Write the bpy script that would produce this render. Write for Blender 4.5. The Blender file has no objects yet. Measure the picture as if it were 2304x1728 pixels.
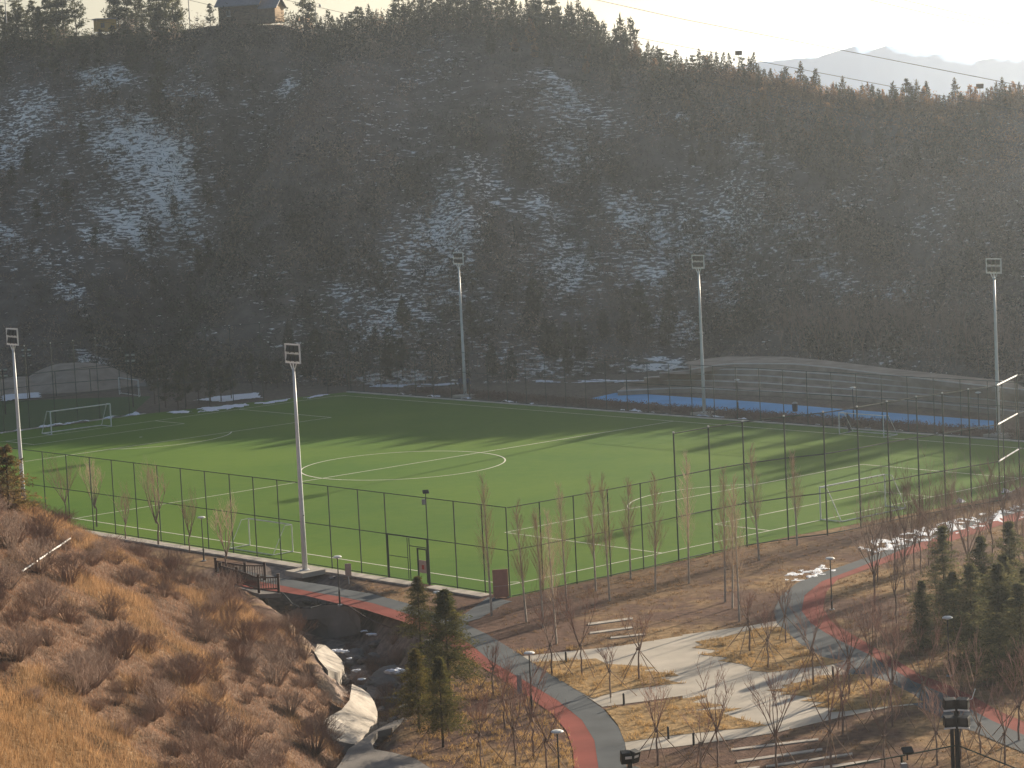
import bpy, bmesh, math, random
import numpy as np
from mathutils import Vector, Matrix
from mathutils.geometry import tessellate_polygon
rad = math.radians
rng = np.random.default_rng(7)
random.seed(7)
S_ = bpy.context.scene
COL = S_.collection

# ------------------------------------------------------------------ camera
CAM_H = 31.1145
FPX = 5923.08            # focal length in photograph pixels (2304 wide)
TILT, ROLL = -0.10358310, -0.04919638
Fw = np.array([0, math.cos(TILT), math.sin(TILT)])
_r = np.array([1., 0, 0]); _u = np.cross(_r, Fw)
Rt = math.cos(ROLL) * _r + math.sin(ROLL) * _u
Up = -math.sin(ROLL) * _r + math.cos(ROLL) * _u
cam = bpy.data.cameras.new('camera'); camo = bpy.data.objects.new('camera', cam); COL.objects.link(camo)
cam.sensor_width = 36; cam.lens = FPX / 2304 * 36; cam.clip_start = 1; cam.clip_end = 20000
camo.matrix_world = Matrix(((Rt[0], Up[0], -Fw[0], 0), (Rt[1], Up[1], -Fw[1], 0), (Rt[2], Up[2], -Fw[2], CAM_H), (0, 0, 0, 1)))
S_.camera = camo

# ------------------------------------------------------------------ sun, sky, exposure
SUN_AZ = math.atan2(0.638, 0.770); SUN_EL = rad(14.8)
w = bpy.data.worlds.new('World'); S_.world = w; w.use_nodes = True
nt = w.node_tree; bg = nt.nodes['Background']
sky = nt.nodes.new('ShaderNodeTexSky'); sky.sky_type = 'NISHITA'; sky.sun_disc = False
sky.sun_elevation = SUN_EL; sky.sun_rotation = SUN_AZ; sky.air_density = 1.0; sky.dust_density = 2.5; sky.ozone_density = 1.5
nt.links.new(sky.outputs[0], bg.inputs[0]); bg.inputs[1].default_value = 0.05
sl = bpy.data.lights.new('sun', 'SUN'); sl.energy = 5.0; sl.angle = rad(0.5); sl.color = (1.0, 0.85, 0.66)
so = bpy.data.objects.new('sun', sl); COL.objects.link(so)
sd = Vector((math.sin(SUN_AZ) * math.cos(SUN_EL), math.cos(SUN_AZ) * math.cos(SUN_EL), math.sin(SUN_EL)))
so.rotation_euler = sd.to_track_quat('Z', 'Y').to_euler()
vs = S_.view_settings; vs.view_transform = 'Standard'; vs.look = 'None'; vs.gamma = 1.0; vs.exposure = 1.38
S_.cycles.volume_bounces = 0; S_.cycles.transparent_max_bounces = 24; S_.cycles.max_bounces = 6

# ------------------------------------------------------------------ geometry helpers
def ray(U, V): return Fw + Rt * (U - 1152) / FPX + Up * (864 - V) / FPX
def at(U, V, z=0.0):
    d = ray(U, V); s = (z - CAM_H) / d[2]; return Vector((d[0] * s, d[1] * s, z))
def atd(U, V, Y):
    d = ray(U, V); s = Y / d[1]; return Vector((d[0] * s, Y, CAM_H + d[2] * s))
DD = 1.0416
def dn(x, y, z=0.0): return at(x * DD, y * DD, z)
YAW = 0.84674369
_a = math.pi / 2 - YAW
PO = np.array([-112.893729, -128.858676])
def P(x, y, z=0.0):                     # football pitch metres -> world
    px, py = x - PO[0], y - PO[1]
    return Vector((math.cos(_a) * px - math.sin(_a) * py, math.sin(_a) * px + math.cos(_a) * py, z))
PX = (P(1, 0) - P(0, 0)); PY = (P(0, 1) - P(0, 0)); PANG = _a
PL, PW = 105.83, 68.75

def hashn(ix, iy, s):
    h = (ix.astype(np.int64) * 374761393 + iy.astype(np.int64) * 668265263 + s * 974711) & 0xffffffff
    h = ((h ^ (h >> 13)) * 1274126177) & 0xffffffff
    return ((h ^ (h >> 16)) & 0xffff) / 65535.0
def vnoise(x, y, s=0):
    x = np.asarray(x, float); y = np.asarray(y, float)
    ix = np.floor(x); iy = np.floor(y); fx = x - ix; fy = y - iy
    fx = fx * fx * (3 - 2 * fx); fy = fy * fy * (3 - 2 * fy)
    a = hashn(ix, iy, s); b = hashn(ix + 1, iy, s); c = hashn(ix, iy + 1, s); d = hashn(ix + 1, iy + 1, s)
    return (a * (1 - fx) + b * fx) * (1 - fy) + (c * (1 - fx) + d * fx) * fy
def fbm(x, y, s=0, o=4):
    v = 0; a = .5; t = 0
    for i in range(o):
        v = v + a * vnoise(np.asarray(x) * 2 ** i, np.asarray(y) * 2 ** i, s + i * 17); t += a; a *= .5
    return v / t
def inpoly(x, y, poly):
    x = np.asarray(x); y = np.asarray(y); ins = np.zeros(x.shape, bool); n = len(poly)
    for i in range(n):
        x0, y0 = poly[i][:2]; x1, y1 = poly[(i + 1) % n][:2]
        if y0 == y1: continue
        c = ((y0 > y) != (y1 > y)) & (x < (x1 - x0) * (y - y0) / (y1 - y0) + x0)
        ins ^= c
    return ins
def segdist(x, y, pts):
    best = np.full(np.shape(x), 1e9); tt = np.zeros(np.shape(x))
    for i in range(len(pts) - 1):
        ax, ay = pts[i][:2]; bx, by = pts[i + 1][:2]; L2 = (bx - ax) ** 2 + (by - ay) ** 2
        t = np.clip(((x - ax) * (bx - ax) + (y - ay) * (by - ay)) / L2, 0, 1)
        d = np.hypot(x - ax - t * (bx - ax), y - ay - t * (by - ay))
        m = d < best; best = np.where(m, d, best); tt = np.where(m, i + t, tt)
    return best, tt
def sm(a, b, x):
    t = np.clip((x - a) / (b - a), 0, 1); return t * t * (3 - 2 * t)

def mesh_np(name, V, F, mat, parent=None, col=None, smooth=False, extra=None):
    V = np.ascontiguousarray(V, np.float32); F = np.ascontiguousarray(F, np.int32)
    k = F.shape[1]; me = bpy.data.meshes.new(name)
    me.vertices.add(len(V)); me.vertices.foreach_set('co', V.ravel())
    me.loops.add(F.size); me.loops.foreach_set('vertex_index', F.ravel())
    me.polygons.add(len(F)); me.polygons.foreach_set('loop_start', np.arange(0, F.size, k, dtype=np.int32))
    me.polygons.foreach_set('loop_total', np.full(len(F), k, np.int32))
    me.update(calc_edges=True)
    if smooth: me.polygons.foreach_set('use_smooth', np.ones(len(F), bool))
    if col is not None:
        a = me.color_attributes.new('Col', 'FLOAT_COLOR', 'POINT')
        c = np.ones((len(V), 4), np.float32); c[:, :3] = col; a.data.foreach_set('color', c.ravel())
    if extra:
        for nm, arr in extra.items():
            a = me.attributes.new(nm, 'FLOAT', 'POINT'); a.data.foreach_set('value', np.ascontiguousarray(arr, np.float32))
    me.materials.append(mat)
    if parent is False: return me
    o = bpy.data.objects.new(name, me); COL.objects.link(o)
    if parent: o.parent = parent
    return o

class MB:
    def __init__(s): s.v = []; s.f = []
    def add(s, vs, fs):
        n = len(s.v); s.v += [tuple(v) for v in vs]; s.f += [tuple(i + n for i in f) for f in fs]; return s
    def box(s, c, d, rz=0, tilt=0):
        c = Vector(c); M = Matrix.Rotation(rz, 3, 'Z') @ Matrix.Rotation(tilt, 3, 'X'); x, y, z = [k / 2 for k in d]
        vs = [c + M @ Vector((a * x, b * y, e * z)) for e in (-1, 1) for a, b in ((-1, -1), (1, -1), (1, 1), (-1, 1))]
        return s.add(vs, [(3, 2, 1, 0), (4, 5, 6, 7), (0, 1, 5, 4), (1, 2, 6, 5), (2, 3, 7, 6), (3, 0, 4, 7)])
    def tube(s, pts, rs, n=8, cap=True):
        pts = [Vector(p) for p in pts]
        if not hasattr(rs, '__len__'): rs = [rs] * len(pts)
        vs = []; fs = []
        for i, p in enumerate(pts):
            d = (pts[min(i + 1, len(pts) - 1)] - pts[max(i - 1, 0)])
            d = d.normalized() if d.length > 1e-9 else Vector((0, 0, 1))
            a = Vector((1, 0, 0)) if abs(d.x) < .9 else Vector((0, 1, 0)); u = d.cross(a).normalized(); w_ = d.cross(u)
            for k in range(n):
                t = 2 * math.pi * k / n; vs.append(p + (u * math.cos(t) + w_ * math.sin(t)) * rs[i])
        for i in range(len(pts) - 1):
            for k in range(n):
                a0 = i * n + k; a1 = i * n + (k + 1) % n; fs.append((a0, a1, a1 + n, a0 + n))
        if cap: fs.append(tuple(range(n))[::-1]); fs.append(tuple((len(pts) - 1) * n + k for k in range(n)))
        return s.add(vs, fs)
    def prism(s, poly, z0, z1):
        n = len(poly); vs = [(p[0], p[1], z0) for p in poly] + [(p[0], p[1], z1) for p in poly]
        return s.add(vs, [tuple(range(n))[::-1], tuple(range(n, 2 * n))] + [(i, (i + 1) % n, n + (i + 1) % n, n + i) for i in range(n)])
    def lathe(s, c, prof, n=16):
        c = Vector(c); vs = [c + Vector((r * math.cos(2 * math.pi * k / n), r * math.sin(2 * math.pi * k / n), z)) for r, z in prof for k in range(n)]
        fs = [(i * n + k, i * n + (k + 1) % n, (i + 1) * n + (k + 1) % n, (i + 1) * n + k) for i in range(len(prof) - 1) for k in range(n)]
        fs += [tuple(range(n))[::-1], tuple((len(prof) - 1) * n + k for k in range(n))]
        return s.add(vs, fs)
    def build(s, name, mat, parent=None, bevel=0, smooth=False):
        me = bpy.data.meshes.new(name); me.from_pydata(s.v, [], s.f); me.materials.append(mat)
        bm = bmesh.new(); bm.from_mesh(me); bmesh.ops.recalc_face_normals(bm, faces=bm.faces); bm.to_mesh(me); bm.free()
        if smooth: me.polygons.foreach_set('use_smooth', [True] * len(me.polygons))
        me.update()
        o = bpy.data.objects.new(name, me); COL.objects.link(o)
        if parent: o.parent = parent
        if bevel:
            b = o.modifiers.new('b', 'BEVEL'); b.width = bevel; b.segments = 2
        return o
def tag(o, label=None, cat=None, group=None, kind=None):
    for k, v in (('label', label), ('category', cat), ('group', group), ('kind', kind)):
        if v: o[k] = v
    return o
def empty(name, loc, rz=0, label=None, cat=None, group=None):
    o = bpy.data.objects.new(name, None); COL.objects.link(o); o.location = loc; o.rotation_euler = (0, 0, rz)
    return tag(o, label, cat, group)
def copy_tree(o, parent=None):
    c = o.copy(); COL.objects.link(c); c.parent = parent
    for ch in list(o.children): copy_tree(ch, c)
    return c

# ------------------------------------------------------------------ materials
def mat(name, col, rough=.8, var=.25, scale=3., bump=0., bscale=20., metal=0, coords='Object', attr=None, spec=.3):
    m = bpy.data.materials.new(name); m.use_nodes = True; n = m.node_tree; b = n.nodes['Principled BSDF']
    b.inputs['Roughness'].default_value = rough; b.inputs['Metallic'].default_value = metal
    b.inputs['Specular IOR Level'].default_value = spec
    tc = n.nodes.new('ShaderNodeTexCoord')
    nz = n.nodes.new('ShaderNodeTexNoise'); nz.inputs['Scale'].default_value = scale; nz.inputs['Detail'].default_value = 6
    n.links.new(tc.outputs[coords], nz.inputs['Vector'])
    mr = n.nodes.new('ShaderNodeMapRange'); mr.inputs[1].default_value = .3; mr.inputs[2].default_value = .7
    mr.inputs[3].default_value = 1 - var; mr.inputs[4].default_value = 1 + var
    n.links.new(nz.outputs[0], mr.inputs[0])
    mx = n.nodes.new('ShaderNodeMix'); mx.data_type = 'RGBA'; mx.blend_type = 'MULTIPLY'; mx.inputs[0].default_value = 1
    if attr:
        at_ = n.nodes.new('ShaderNodeAttribute'); at_.attribute_name = attr; n.links.new(at_.outputs['Color'], mx.inputs[6])
    else: mx.inputs[6].default_value = (*col, 1)
    n.links.new(mr.outputs[0], mx.inputs[7]); n.links.new(mx.outputs[2], b.inputs['Base Color'])
    if bump:
        n2 = n.nodes.new('ShaderNodeTexNoise'); n2.inputs['Scale'].default_value = bscale; n2.inputs['Detail'].default_value = 5
        n.links.new(tc.outputs[coords], n2.inputs['Vector'])
        bp = n.nodes.new('ShaderNodeBump'); bp.inputs['Strength'].default_value = 1; bp.inputs['Distance'].default_value = bump
        n.links.new(n2.outputs[0], bp.inputs['Height']); n.links.new(bp.outputs[0], b.inputs['Normal'])
    return m
M = {}
M['white'] = mat('white_paint', (.72, .72, .70), .4, .06, 2)
M['mastpaint'] = mat('mast_paint', (.62, .64, .64), .4, .06, 2)
M['green_metal'] = mat('green_metal', (.018, .035, .022), .5, .2, 3)
M['railglint'] = mat('glint_rail', (.8, .8, .78), .35, .05, 2)  # near-white colour holds the sun's glint on the angled fence rails
M['black_metal'] = mat('black_metal', (.018, .019, .02), .55, .2, 3)
M['lampglass'] = mat('lamp_glass', (.05, .055, .06), .15, .1, 3, spec=.6)
M['grey_metal'] = mat('grey_metal', (.25, .26, .27), .5, .1, 3)
M['lampwhite'] = mat('lamp_white', (.6, .6, .57), .5, .05, 3)
M['wood_dark'] = mat('bridge_wood', (.06, .035, .028), .8, .35, 6)
M['stake'] = mat('stake_wood', (.24, .16, .11), .9, .3, 5)
M['bark'] = mat('young_bark', (.20, .14, .11), .9, .3, 6)
M['twigred'] = mat('red_twig', (.32, .19, .145), .9, .3, 3)
M['twigbrown'] = mat('brown_twig', (.25, .165, .125), .9, .35, 1.5)
M['twigtan'] = mat('tan_twig', (.42, .31, .21), .9, .25, 3)
M['poplar'] = mat('pale_bark', (.38, .33, .27), .85, .3, 4)
M['trunk'] = mat('pine_bark', (.07, .05, .038), .9, .3, 6)
M['leaf'] = mat('needles', (1, 1, 1), .8, .3, .8, attr='Col')
M['blade'] = mat('dry_blades', (1, 1, 1), .85, .25, .7, attr='Col')
for k_, f_ in (('leaf', .35), ('blade', .30)):
    n = M[k_].node_tree; tl = n.nodes.new('ShaderNodeBsdfTranslucent'); mxs = n.nodes.new('ShaderNodeMixShader'); mxs.inputs[0].default_value = f_
    n.links.new([x for x in n.nodes if x.type == 'MIX'][0].outputs[2], tl.inputs[0]); n.links.new(n.nodes['Principled BSDF'].outputs[0], mxs.inputs[1]); n.links.new(tl.outputs[0], mxs.inputs[2]); n.links.new(mxs.outputs[0], n.nodes['Material Output'].inputs[0])
M['asph'] = mat('grey_path', (.098, .108, .115), .9, .18, .35, .01, 60)
M['redtrack'] = mat('red_path', (.22, .062, .05), .9, .2, .35, .01, 60)
M['concrete'] = mat('pale_concrete', (.42, .38, .32), .9, .14, .5, .01, 40)
M['concrete2'] = mat('grey_concrete', (.20, .185, .17), .9, .2, .6, .02, 30)
M['apron'] = mat('cast_concrete', (.38, .345, .30), .9, .28, 1.4, .03, 20)
M['rock'] = mat('rock', (.19, .17, .155), .95, .4, 1.5, .1, 6)
M['snow'] = mat('snow', (.72, .75, .80), .7, .08, 3, .06, 12)
M['blue'] = mat('blue_court', (.09, .33, .62), .8, .12, .3)
M['line'] = mat('line_paint', (.62, .62, .52), .8, .1, 1)
M['redboard'] = mat('red_board', (.36, .17, .125), .7, .15, 3)
M['signface'] = mat('sign_face', (.42, .30, .25), .6, .1, 4)
M['signred'] = mat('sign_red', (.42, .06, .04), .6, .1, 4)
M['roof'] = mat('roof_tiles', (.16, .17, .20), .6, .15, 3)
M['cabinwall'] = mat('cabin_logs', (.16, .12, .09), .85, .25, 3)
M['cabinlit'] = mat('cabin_planks_lit', (.36, .25, .15), .85, .2, 3)  # paler wood: sunlight on the gable end put into the colour
M['yellow'] = mat('yellow_wall', (.55, .33, .10), .8, .1, 2)
M['navy'] = mat('navy_cloth', (.03, .045, .10), .9, .2, 5)
M['darkcloth'] = mat('dark_cloth', (.025, .025, .03), .9, .2, 5)
M['skin'] = mat('skin', (.45, .28, .2), .6, .05, 5)
M['hair'] = mat('hair', (.015, .012, .01), .6, .05, 5)
M['cable'] = mat('cable', (.10, .10, .10), .6, .1, 1)
M['terrace'] = mat('terrace_grass', (.32, .26, .205), .95, .25, .6)
M['coping'] = mat('coping_stone', (.50, .47, .43), .9, .1, 1)

def turf_mat(name, c1, c2):
    m = mat(name, c1, .9, .08, 60., .012, 90, spec=.05)
    n = m.node_tree; mx = [x for x in n.nodes if x.type == 'MIX'][0]; tc = [x for x in n.nodes if x.type == 'TEX_COORD'][0]
    nz = n.nodes.new('ShaderNodeTexNoise'); nz.inputs['Scale'].default_value = .05; nz.inputs['Detail'].default_value = 3
    n.links.new(tc.outputs['Object'], nz.inputs['Vector'])
    nz2 = n.nodes.new('ShaderNodeTexNoise'); nz2.inputs['Scale'].default_value = .9; nz2.inputs['Detail'].default_value = 5
    n.links.new(tc.outputs['Object'], nz2.inputs['Vector'])
    ad = n.nodes.new('ShaderNodeMath'); ad.operation = 'MULTIPLY_ADD'; ad.inputs[1].default_value = .35
    n.links.new(nz2.outputs[0], ad.inputs[0]); n.links.new(nz.outputs[0], ad.inputs[2])
    cr = n.nodes.new('ShaderNodeMapRange'); cr.inputs[1].default_value = .5; cr.inputs[2].default_value = .85
    n.links.new(ad.outputs[0], cr.inputs[0])
    m2 = n.nodes.new('ShaderNodeMix'); m2.data_type = 'RGBA'; m2.inputs[6].default_value = (*c1, 1); m2.inputs[7].default_value = (*c2, 1)
    n.links.new(cr.outputs[0], m2.inputs[0]); n.links.new(m2.outputs[2], mx.inputs[6])
    return m
M['turf'] = turf_mat('turf', (.058, .134, .010), (.092, .166, .013))
M['turf2'] = turf_mat('turf_second', (.04, .085, .03), (.05, .10, .035))

def mesh_mat():
    m = bpy.data.materials.new('wire_mesh'); m.use_nodes = True; n = m.node_tree
    b = n.nodes['Principled BSDF']; b.inputs['Base Color'].default_value = (.02, .035, .025, 1); b.inputs['Roughness'].default_value = .6
    o = n.nodes['Material Output']; t = n.nodes.new('ShaderNodeBsdfTransparent'); mx = n.nodes.new('ShaderNodeMixShader')
    mx.inputs[0].default_value = .07
    n.links.new(t.outputs[0], mx.inputs[1]); n.links.new(b.outputs[0], mx.inputs[2]); n.links.new(mx.outputs[0], o.inputs[0])
    return m
M['mesh'] = mesh_mat()

for k_ in ('asph', 'redtrack', 'concrete', 'concrete2', 'apron', 'terrace', 'blade', 'leaf', 'rock'): M[k_].node_tree.nodes['Principled BSDF'].inputs['Specular IOR Level'].default_value = .06
# ground material: colour attribute x fine noise
M['ground'] = mat('ground_soil', (1, 1, 1), .95, .35, 2.2, .06, 8, attr='Col', spec=.04)
M['bank'] = mat('bank_soil', (1, 1, 1), .95, .4, 1.2, .10, 5, attr='Col', spec=.04)
def hill_mat():
    m = mat('hillside', (1, 1, 1), .95, .35, .35, .25, 1.5, attr='Col', spec=.06)
    n = m.node_tree; b = n.nodes['Principled BSDF']; mx = [x for x in n.nodes if x.type == 'MIX'][0]
    tc = [x for x in n.nodes if x.type == 'TEX_COORD'][0]
    mp = n.nodes.new('ShaderNodeMapping'); mp.inputs['Scale'].default_value = (.8, 1.3, 4.0)
    n.links.new(tc.outputs['Object'], mp.inputs[0])
    nz = n.nodes.new('ShaderNodeTexNoise'); nz.inputs['Scale'].default_value = 1.0; nz.inputs['Detail'].default_value = 5; nz.inputs['Roughness'].default_value = .62
    nz.inputs['Distortion'].default_value = .6
    n.links.new(mp.outputs[0], nz.inputs['Vector'])
    sa = n.nodes.new('ShaderNodeAttribute'); sa.attribute_name = 'snow'
    a = n.nodes.new('ShaderNodeMath'); a.operation = 'MULTIPLY_ADD'; a.inputs[1].default_value = .235
    n.links.new(sa.outputs['Fac'], a.inputs[0]); n.links.new(nz.outputs[0], a.inputs[2])
    r = n.nodes.new('ShaderNodeMapRange'); r.inputs[1].default_value = .65; r.inputs[2].default_value = .70
    n.links.new(a.outputs[0], r.inputs[0])
    m2 = n.nodes.new('ShaderNodeMix'); m2.data_type = 'RGBA'; m2.inputs[7].default_value = (.92, .88, .82, 1)
    n.links.new(r.outputs[0], m2.inputs[0]); n.links.new(mx.outputs[2], m2.inputs[6]); n.links.new(m2.outputs[2], b.inputs['Base Color'])
    return m
M['hill'] = hill_mat()
def mount_mat():
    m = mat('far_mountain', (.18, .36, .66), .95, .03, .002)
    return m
M['mount'] = mount_mat()

# ------------------------------------------------------------------ zoom coordinate shortcuts (photograph pixels)
def z1(x, y): return (.3472 * x, 1152 + .3472 * y)
def z2(x, y): return (768 + .3472 * x, 1152 + .3472 * y)
def z3(x, y): return (1536 + .3472 * x, 1152 + .3472 * y)
def z5(x, y): return (400 + .1808 * x, 1160 + .1808 * y)
def zg(x, y): return (660 + .1808 * x, 1340 + .1808 * y)
def z6(x, y): return (1536 + .3472 * x, 576 + .3472 * y)
def G(f, L, z=0): return [at(*f(*p), z) for p in L]

# ------------------------------------------------------------------ ground height field
gully = [at(560, 1335, -1.5), at(660, 1372, -2), at(740, 1440, -2.5), at(800, 1500, -2.5), at(850, 1560, -2.5), at(860, 1620, -2.5), at(790, 1680, -2.5), at(745, 1740, -2.5), at(700, 1900, -2.5)]
gully = [(p.x, p.y) for p in gully]
def gheight(x, y):
    x = np.asarray(x, float); y = np.asarray(y, float)
    d, t = segdist(x, y, gully)
    z = -.014 - 2.3 * (1 - sm(1.2, 3.8, d)) * sm(185, 170, y)
    z = z - .012 * fbm(x * .5, y * .5, 3) + .9 * (fbm(x * .9, y * .9, 303) - .5) * (1 - sm(2.0, 4.5, d)) * sm(185, 170, y)
    far = sm(420, 1200, y)
    z = z - 12 * far
    # ground climbs towards the camera's own hill, below the frame
    z = z + 9 * sm(92, 30, y)
    return z

# foreground bank (left)
foot = [(-6, 60), (-6.6, 105), (-7.2, 115), (-8.8, 121), (-9.2, 128), (-10.0, 136), (-11.0, 146), (-13, 158), (-17.5, 169), (-23, 178), (-30, 186), (-45, 194), (-80, 205)]
def bank_h(x, y):
    x = np.asarray(x, float); y = np.asarray(y, float)
    d, t = segdist(x, y, foot)
    fx = np.interp(y, [p[1] for p in foot], [p[0] for p in foot]); side = np.where(x < fx, 1., -1.); d = d * side
    k = np.interp(y, [60, 100, 130, 150, 165, 175, 190], [.62, .62, .64, .56, .48, .44, .36])
    z = -1.3 + d * k + np.where(d > 0, 1.3 * (1 - np.exp(-d / 1.5)), 0)
    z = np.where(d > 18, z - .25 * (d - 18), z)
    amp = np.clip(d / 5, 0, 1)
    z = z + amp * (1.2 * (fbm(x * .16 + y * .03, y * .11, 5) - .5) + .5 * (fbm(x * .7, y * .7, 9) - .5))
    # spur of golden grass nearest the camera
    g = sm(0, 5, (-5.5 - .36 * (y - 82)) - x + 0 * y) if False else 0
    return z

# far hill: ridge and foot as functions of bearing q = x / y
ridgeD = [(-900, 170, 440), (-400, 130, 435), (-150, 110, 430), (0, 88, 425), (150, 78, 420), (235, 74, 415), (330, 74, 412), (450, 54, 402), (620, 50, 400), (700, 78, 402), (850, 66, 400), (950, 56, 398), (1070, 52, 396),
          (1150, 66, 394), (1250, 100, 390), (1350, 130, 382), (1450, 158, 376), (1600, 172, 366), (1750, 204, 356), (1850, 226, 351), (1950, 234, 347), (2050, 237, 344), (2130, 227, 342), (2212, 217, 340)]
rq = []; rY = []; rz_ = []
for x_, y_, Y_ in ridgeD:
    p = atd(x_ * DD, y_ * DD, Y_); rq.append(p.x / p.y); rY.append(Y_); rz_.append(p.z)
for x_, Y_, z_ in ((72, 340, 28.5), (85, 346, 29.5), (101, 350, 32), (120, 344, 35), (135, 332, 38), (160, 305, 38), (200, 265, 35), (230, 205, 34)):
    rq.append(x_ / Y_); rY.append(Y_); rz_.append(z_)
fq = [-.5, -.2, -.13, -.06, 0, .05, .10, .15, .2, .25, .4, .62, .9, 1.2]
fY = [330, 330, 322, 305, 300, 305, 306, 292, 266, 250, 228, 200, 175, 150]
def hillYZ(q): return np.interp(q, fq, fY), np.interp(q, rq, rY), np.interp(q, rq, rz_)
def hill_qt(q, t):
    y0, y1, z1_ = hillYZ(q)
    q = np.asarray(q, float); t = np.asarray(t, float)
    g = np.where(t <= 1, .7 * t + .3 * sm(0, 1, t), 1 - .9 * (t - 1))
    z = z1_ * g
    b = np.sin(np.pi * np.clip(t, 0, 1))
    vq = -.150 + .075 * t                                   # ravine between the two spurs
    z = z - 11 * b * np.exp(-((q - vq) / .018) ** 2)
    z = z + 4.0 * b * np.exp(-((q - vq - .036) / .02) ** 2)
    z = z + b * 7 * (fbm(q * 34 + t * 1.2, t * 2.2, 21) - .5)
    z = z + np.clip(t * 8, 0, 1) * (1.2 * (fbm(q * 130, t * 14, 31) - .5)) * np.clip((1.2 - t) * 3, .25, 1)
    return z - .3 * (t < .02)
def hill_xy(x, y):
    q = np.asarray(x, float) / y; y0, y1, _ = hillYZ(q); t = (y - y0) / (y1 - y0)
    return hill_qt(q, t), q, t
def hit(U, V):
    d = ray(U, V)
    Y = np.arange(235, 470, .5); x = d[0] / d[1] * Y; zr = CAM_H + d[2] / d[1] * Y
    h, q, t = hill_xy(x, Y); m = np.where((h > zr) & (t > -.05))[0]
    if len(m) == 0: return None
    i = m[0]; return x[i], Y[i], h[i], q[i], t[i]
def hitD(x, y): return hit(x * DD, y * DD)

# ------------------------------------------------------------------ painted layout polygons (world)
path_grey = G(z5, [(480, 640), (600, 640), (900, 700), (1290, 780), (1600, 830), (2000, 890)]) + G(z2, [(0, 498), (200, 530), (420, 590), (600, 650), (780, 715), (940, 790), (1090, 880), (1340, 1040), (1520, 1150), (1700, 1280), (1800, 1400), (1840, 1500), (1850, 1680), (1840, 1900),
             (1640, 1900), (1670, 1680), (1640, 1480), (1560, 1350), (1400, 1220), (1200, 1100), (960, 960), (830, 850), (620, 740), (430, 660), (200, 590), (0, 550)]) + G(z5, [(1700, 955), (1290, 870), (900, 800), (480, 720)])
path_red = G(z5, [(480, 720), (900, 800), (1290, 870), (1700, 955)]) + G(z2, [(0, 550), (200, 590), (430, 660), (620, 740), (830, 850), (960, 960), (1200, 1100), (1400, 1220), (1560, 1350), (1640, 1480), (1670, 1680), (1640, 1900),
            (1500, 1900), (1510, 1680), (1500, 1540), (1460, 1420), (1370, 1310), (1200, 1190), (1000, 1060), (800, 940), (650, 830), (400, 710), (150, 632), (0, 598)]) + G(z5, [(1600, 1000), (1290, 950), (900, 900), (480, 800)])
rp_grey = G(z3, [(2400, -80), (1900, 50), (1600, 160), (1390, 225), (1080, 335), (900, 395), (740, 460), (640, 540), (590, 640), (610, 720), (680, 790), (780, 870), (900, 950), (1040, 1020), (1150, 1080), (1350, 1150), (1500, 1250), (1700, 1345), (1900, 1430), (2400, 1640),
             (2400, 1530), (2000, 1350), (1850, 1270), (1700, 1180), (1500, 1100), (1330, 1000), (1200, 920), (1050, 850), (920, 780), (830, 720), (770, 640), (790, 540), (900, 450), (1100, 375), (1300, 295), (1500, 210), (1750, 130), (2000, 50), (2400, -60)])
rp_red = G(z3, [(2400, -60), (2000, 50), (1750, 130), (1500, 210), (1300, 295), (1100, 375), (900, 450), (790, 540), (770, 640), (830, 720), (920, 780), (1050, 850), (1200, 920), (1330, 1000), (1500, 1100), (1700, 1180), (1850, 1270), (2000, 1350), (2400, 1530),
            (2400, 1440), (2050, 1290), (1900, 1205), (1700, 1110), (1550, 1060), (1400, 970), (1180, 840), (1050, 765), (960, 705), (910, 620), (930, 520), (1000, 440), (1240, 355), (1500, 265), (1800, 170), (2060, 85), (2400, 0)])
plaza = G(z2, [(1150, 935), (1450, 905), (1800, 868), (2212, 802)]) + G(z3, [(0, 795), (400, 742), (640, 700), (690, 790), (780, 870), (900, 950), (1040, 1020), (1150, 1080), (1350, 1150), (1500, 1250), (1350, 1262), (1000, 1335), (600, 1430), (300, 1475), (0, 1515)]) + \
    G(z2, [(2212, 1515), (1950, 1545), (1850, 1560), (1835, 1480), (2212, 1440)]) + G(z3, [(0, 1440), (60, 1425), (0, 1240)]) + G(z2, [(2212, 1190), (1950, 1228), (1690, 1262), (1620, 1215), (1350, 1045), (1240, 975)])
def bed(poly_f, pts, teeth=True): return G(poly_f, pts)
beds = [G(z2, [(1240, 975), (1430, 965), (1650, 950), (1720, 985), (1960, 1000), (2040, 1010), (1950, 1030), (2150, 1045), (2190, 1062), (2050, 1075), (2180, 1105), (2230, 1110), (2100, 1120), (1800, 1160), (1630, 1210), (1500, 1140), (1360, 1050)]),
        G(z3, [(80, 840), (250, 815), (420, 770), (560, 745), (640, 745), (700, 800), (790, 880), (900, 940), (1050, 965), (960, 992), (760, 1015), (560, 1040), (430, 1028), (450, 1010), (380, 985), (230, 965), (300, 945), (110, 925), (270, 900), (60, 880), (130, 862)]),
        G(z3, [(540, 1158), (680, 1140), (640, 1125), (830, 1090), (900, 1060), (1180, 1052), (1330, 1100), (1500, 1185), (1560, 1235), (1350, 1258), (1050, 1292), (940, 1300), (1000, 1275), (830, 1262), (920, 1235), (760, 1225), (870, 1205), (640, 1180), (700, 1168)]),
        G(z3, [(-505, 1276), (-150, 1226), (20, 1208), (140, 1190), (160, 1198), (60, 1235), (230, 1245), (270, 1255), (40, 1290), (390, 1270), (260, 1305), (330, 1330), (550, 1385), (420, 1400), (200, 1420), (0, 1442), (-200, 1466), (-375, 1492), (-420, 1380)])]
link = G(z2, [(740, 700), (830, 640), (950, 552), (1110, 580), (1050, 600), (900, 690), (800, 720)])
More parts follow.
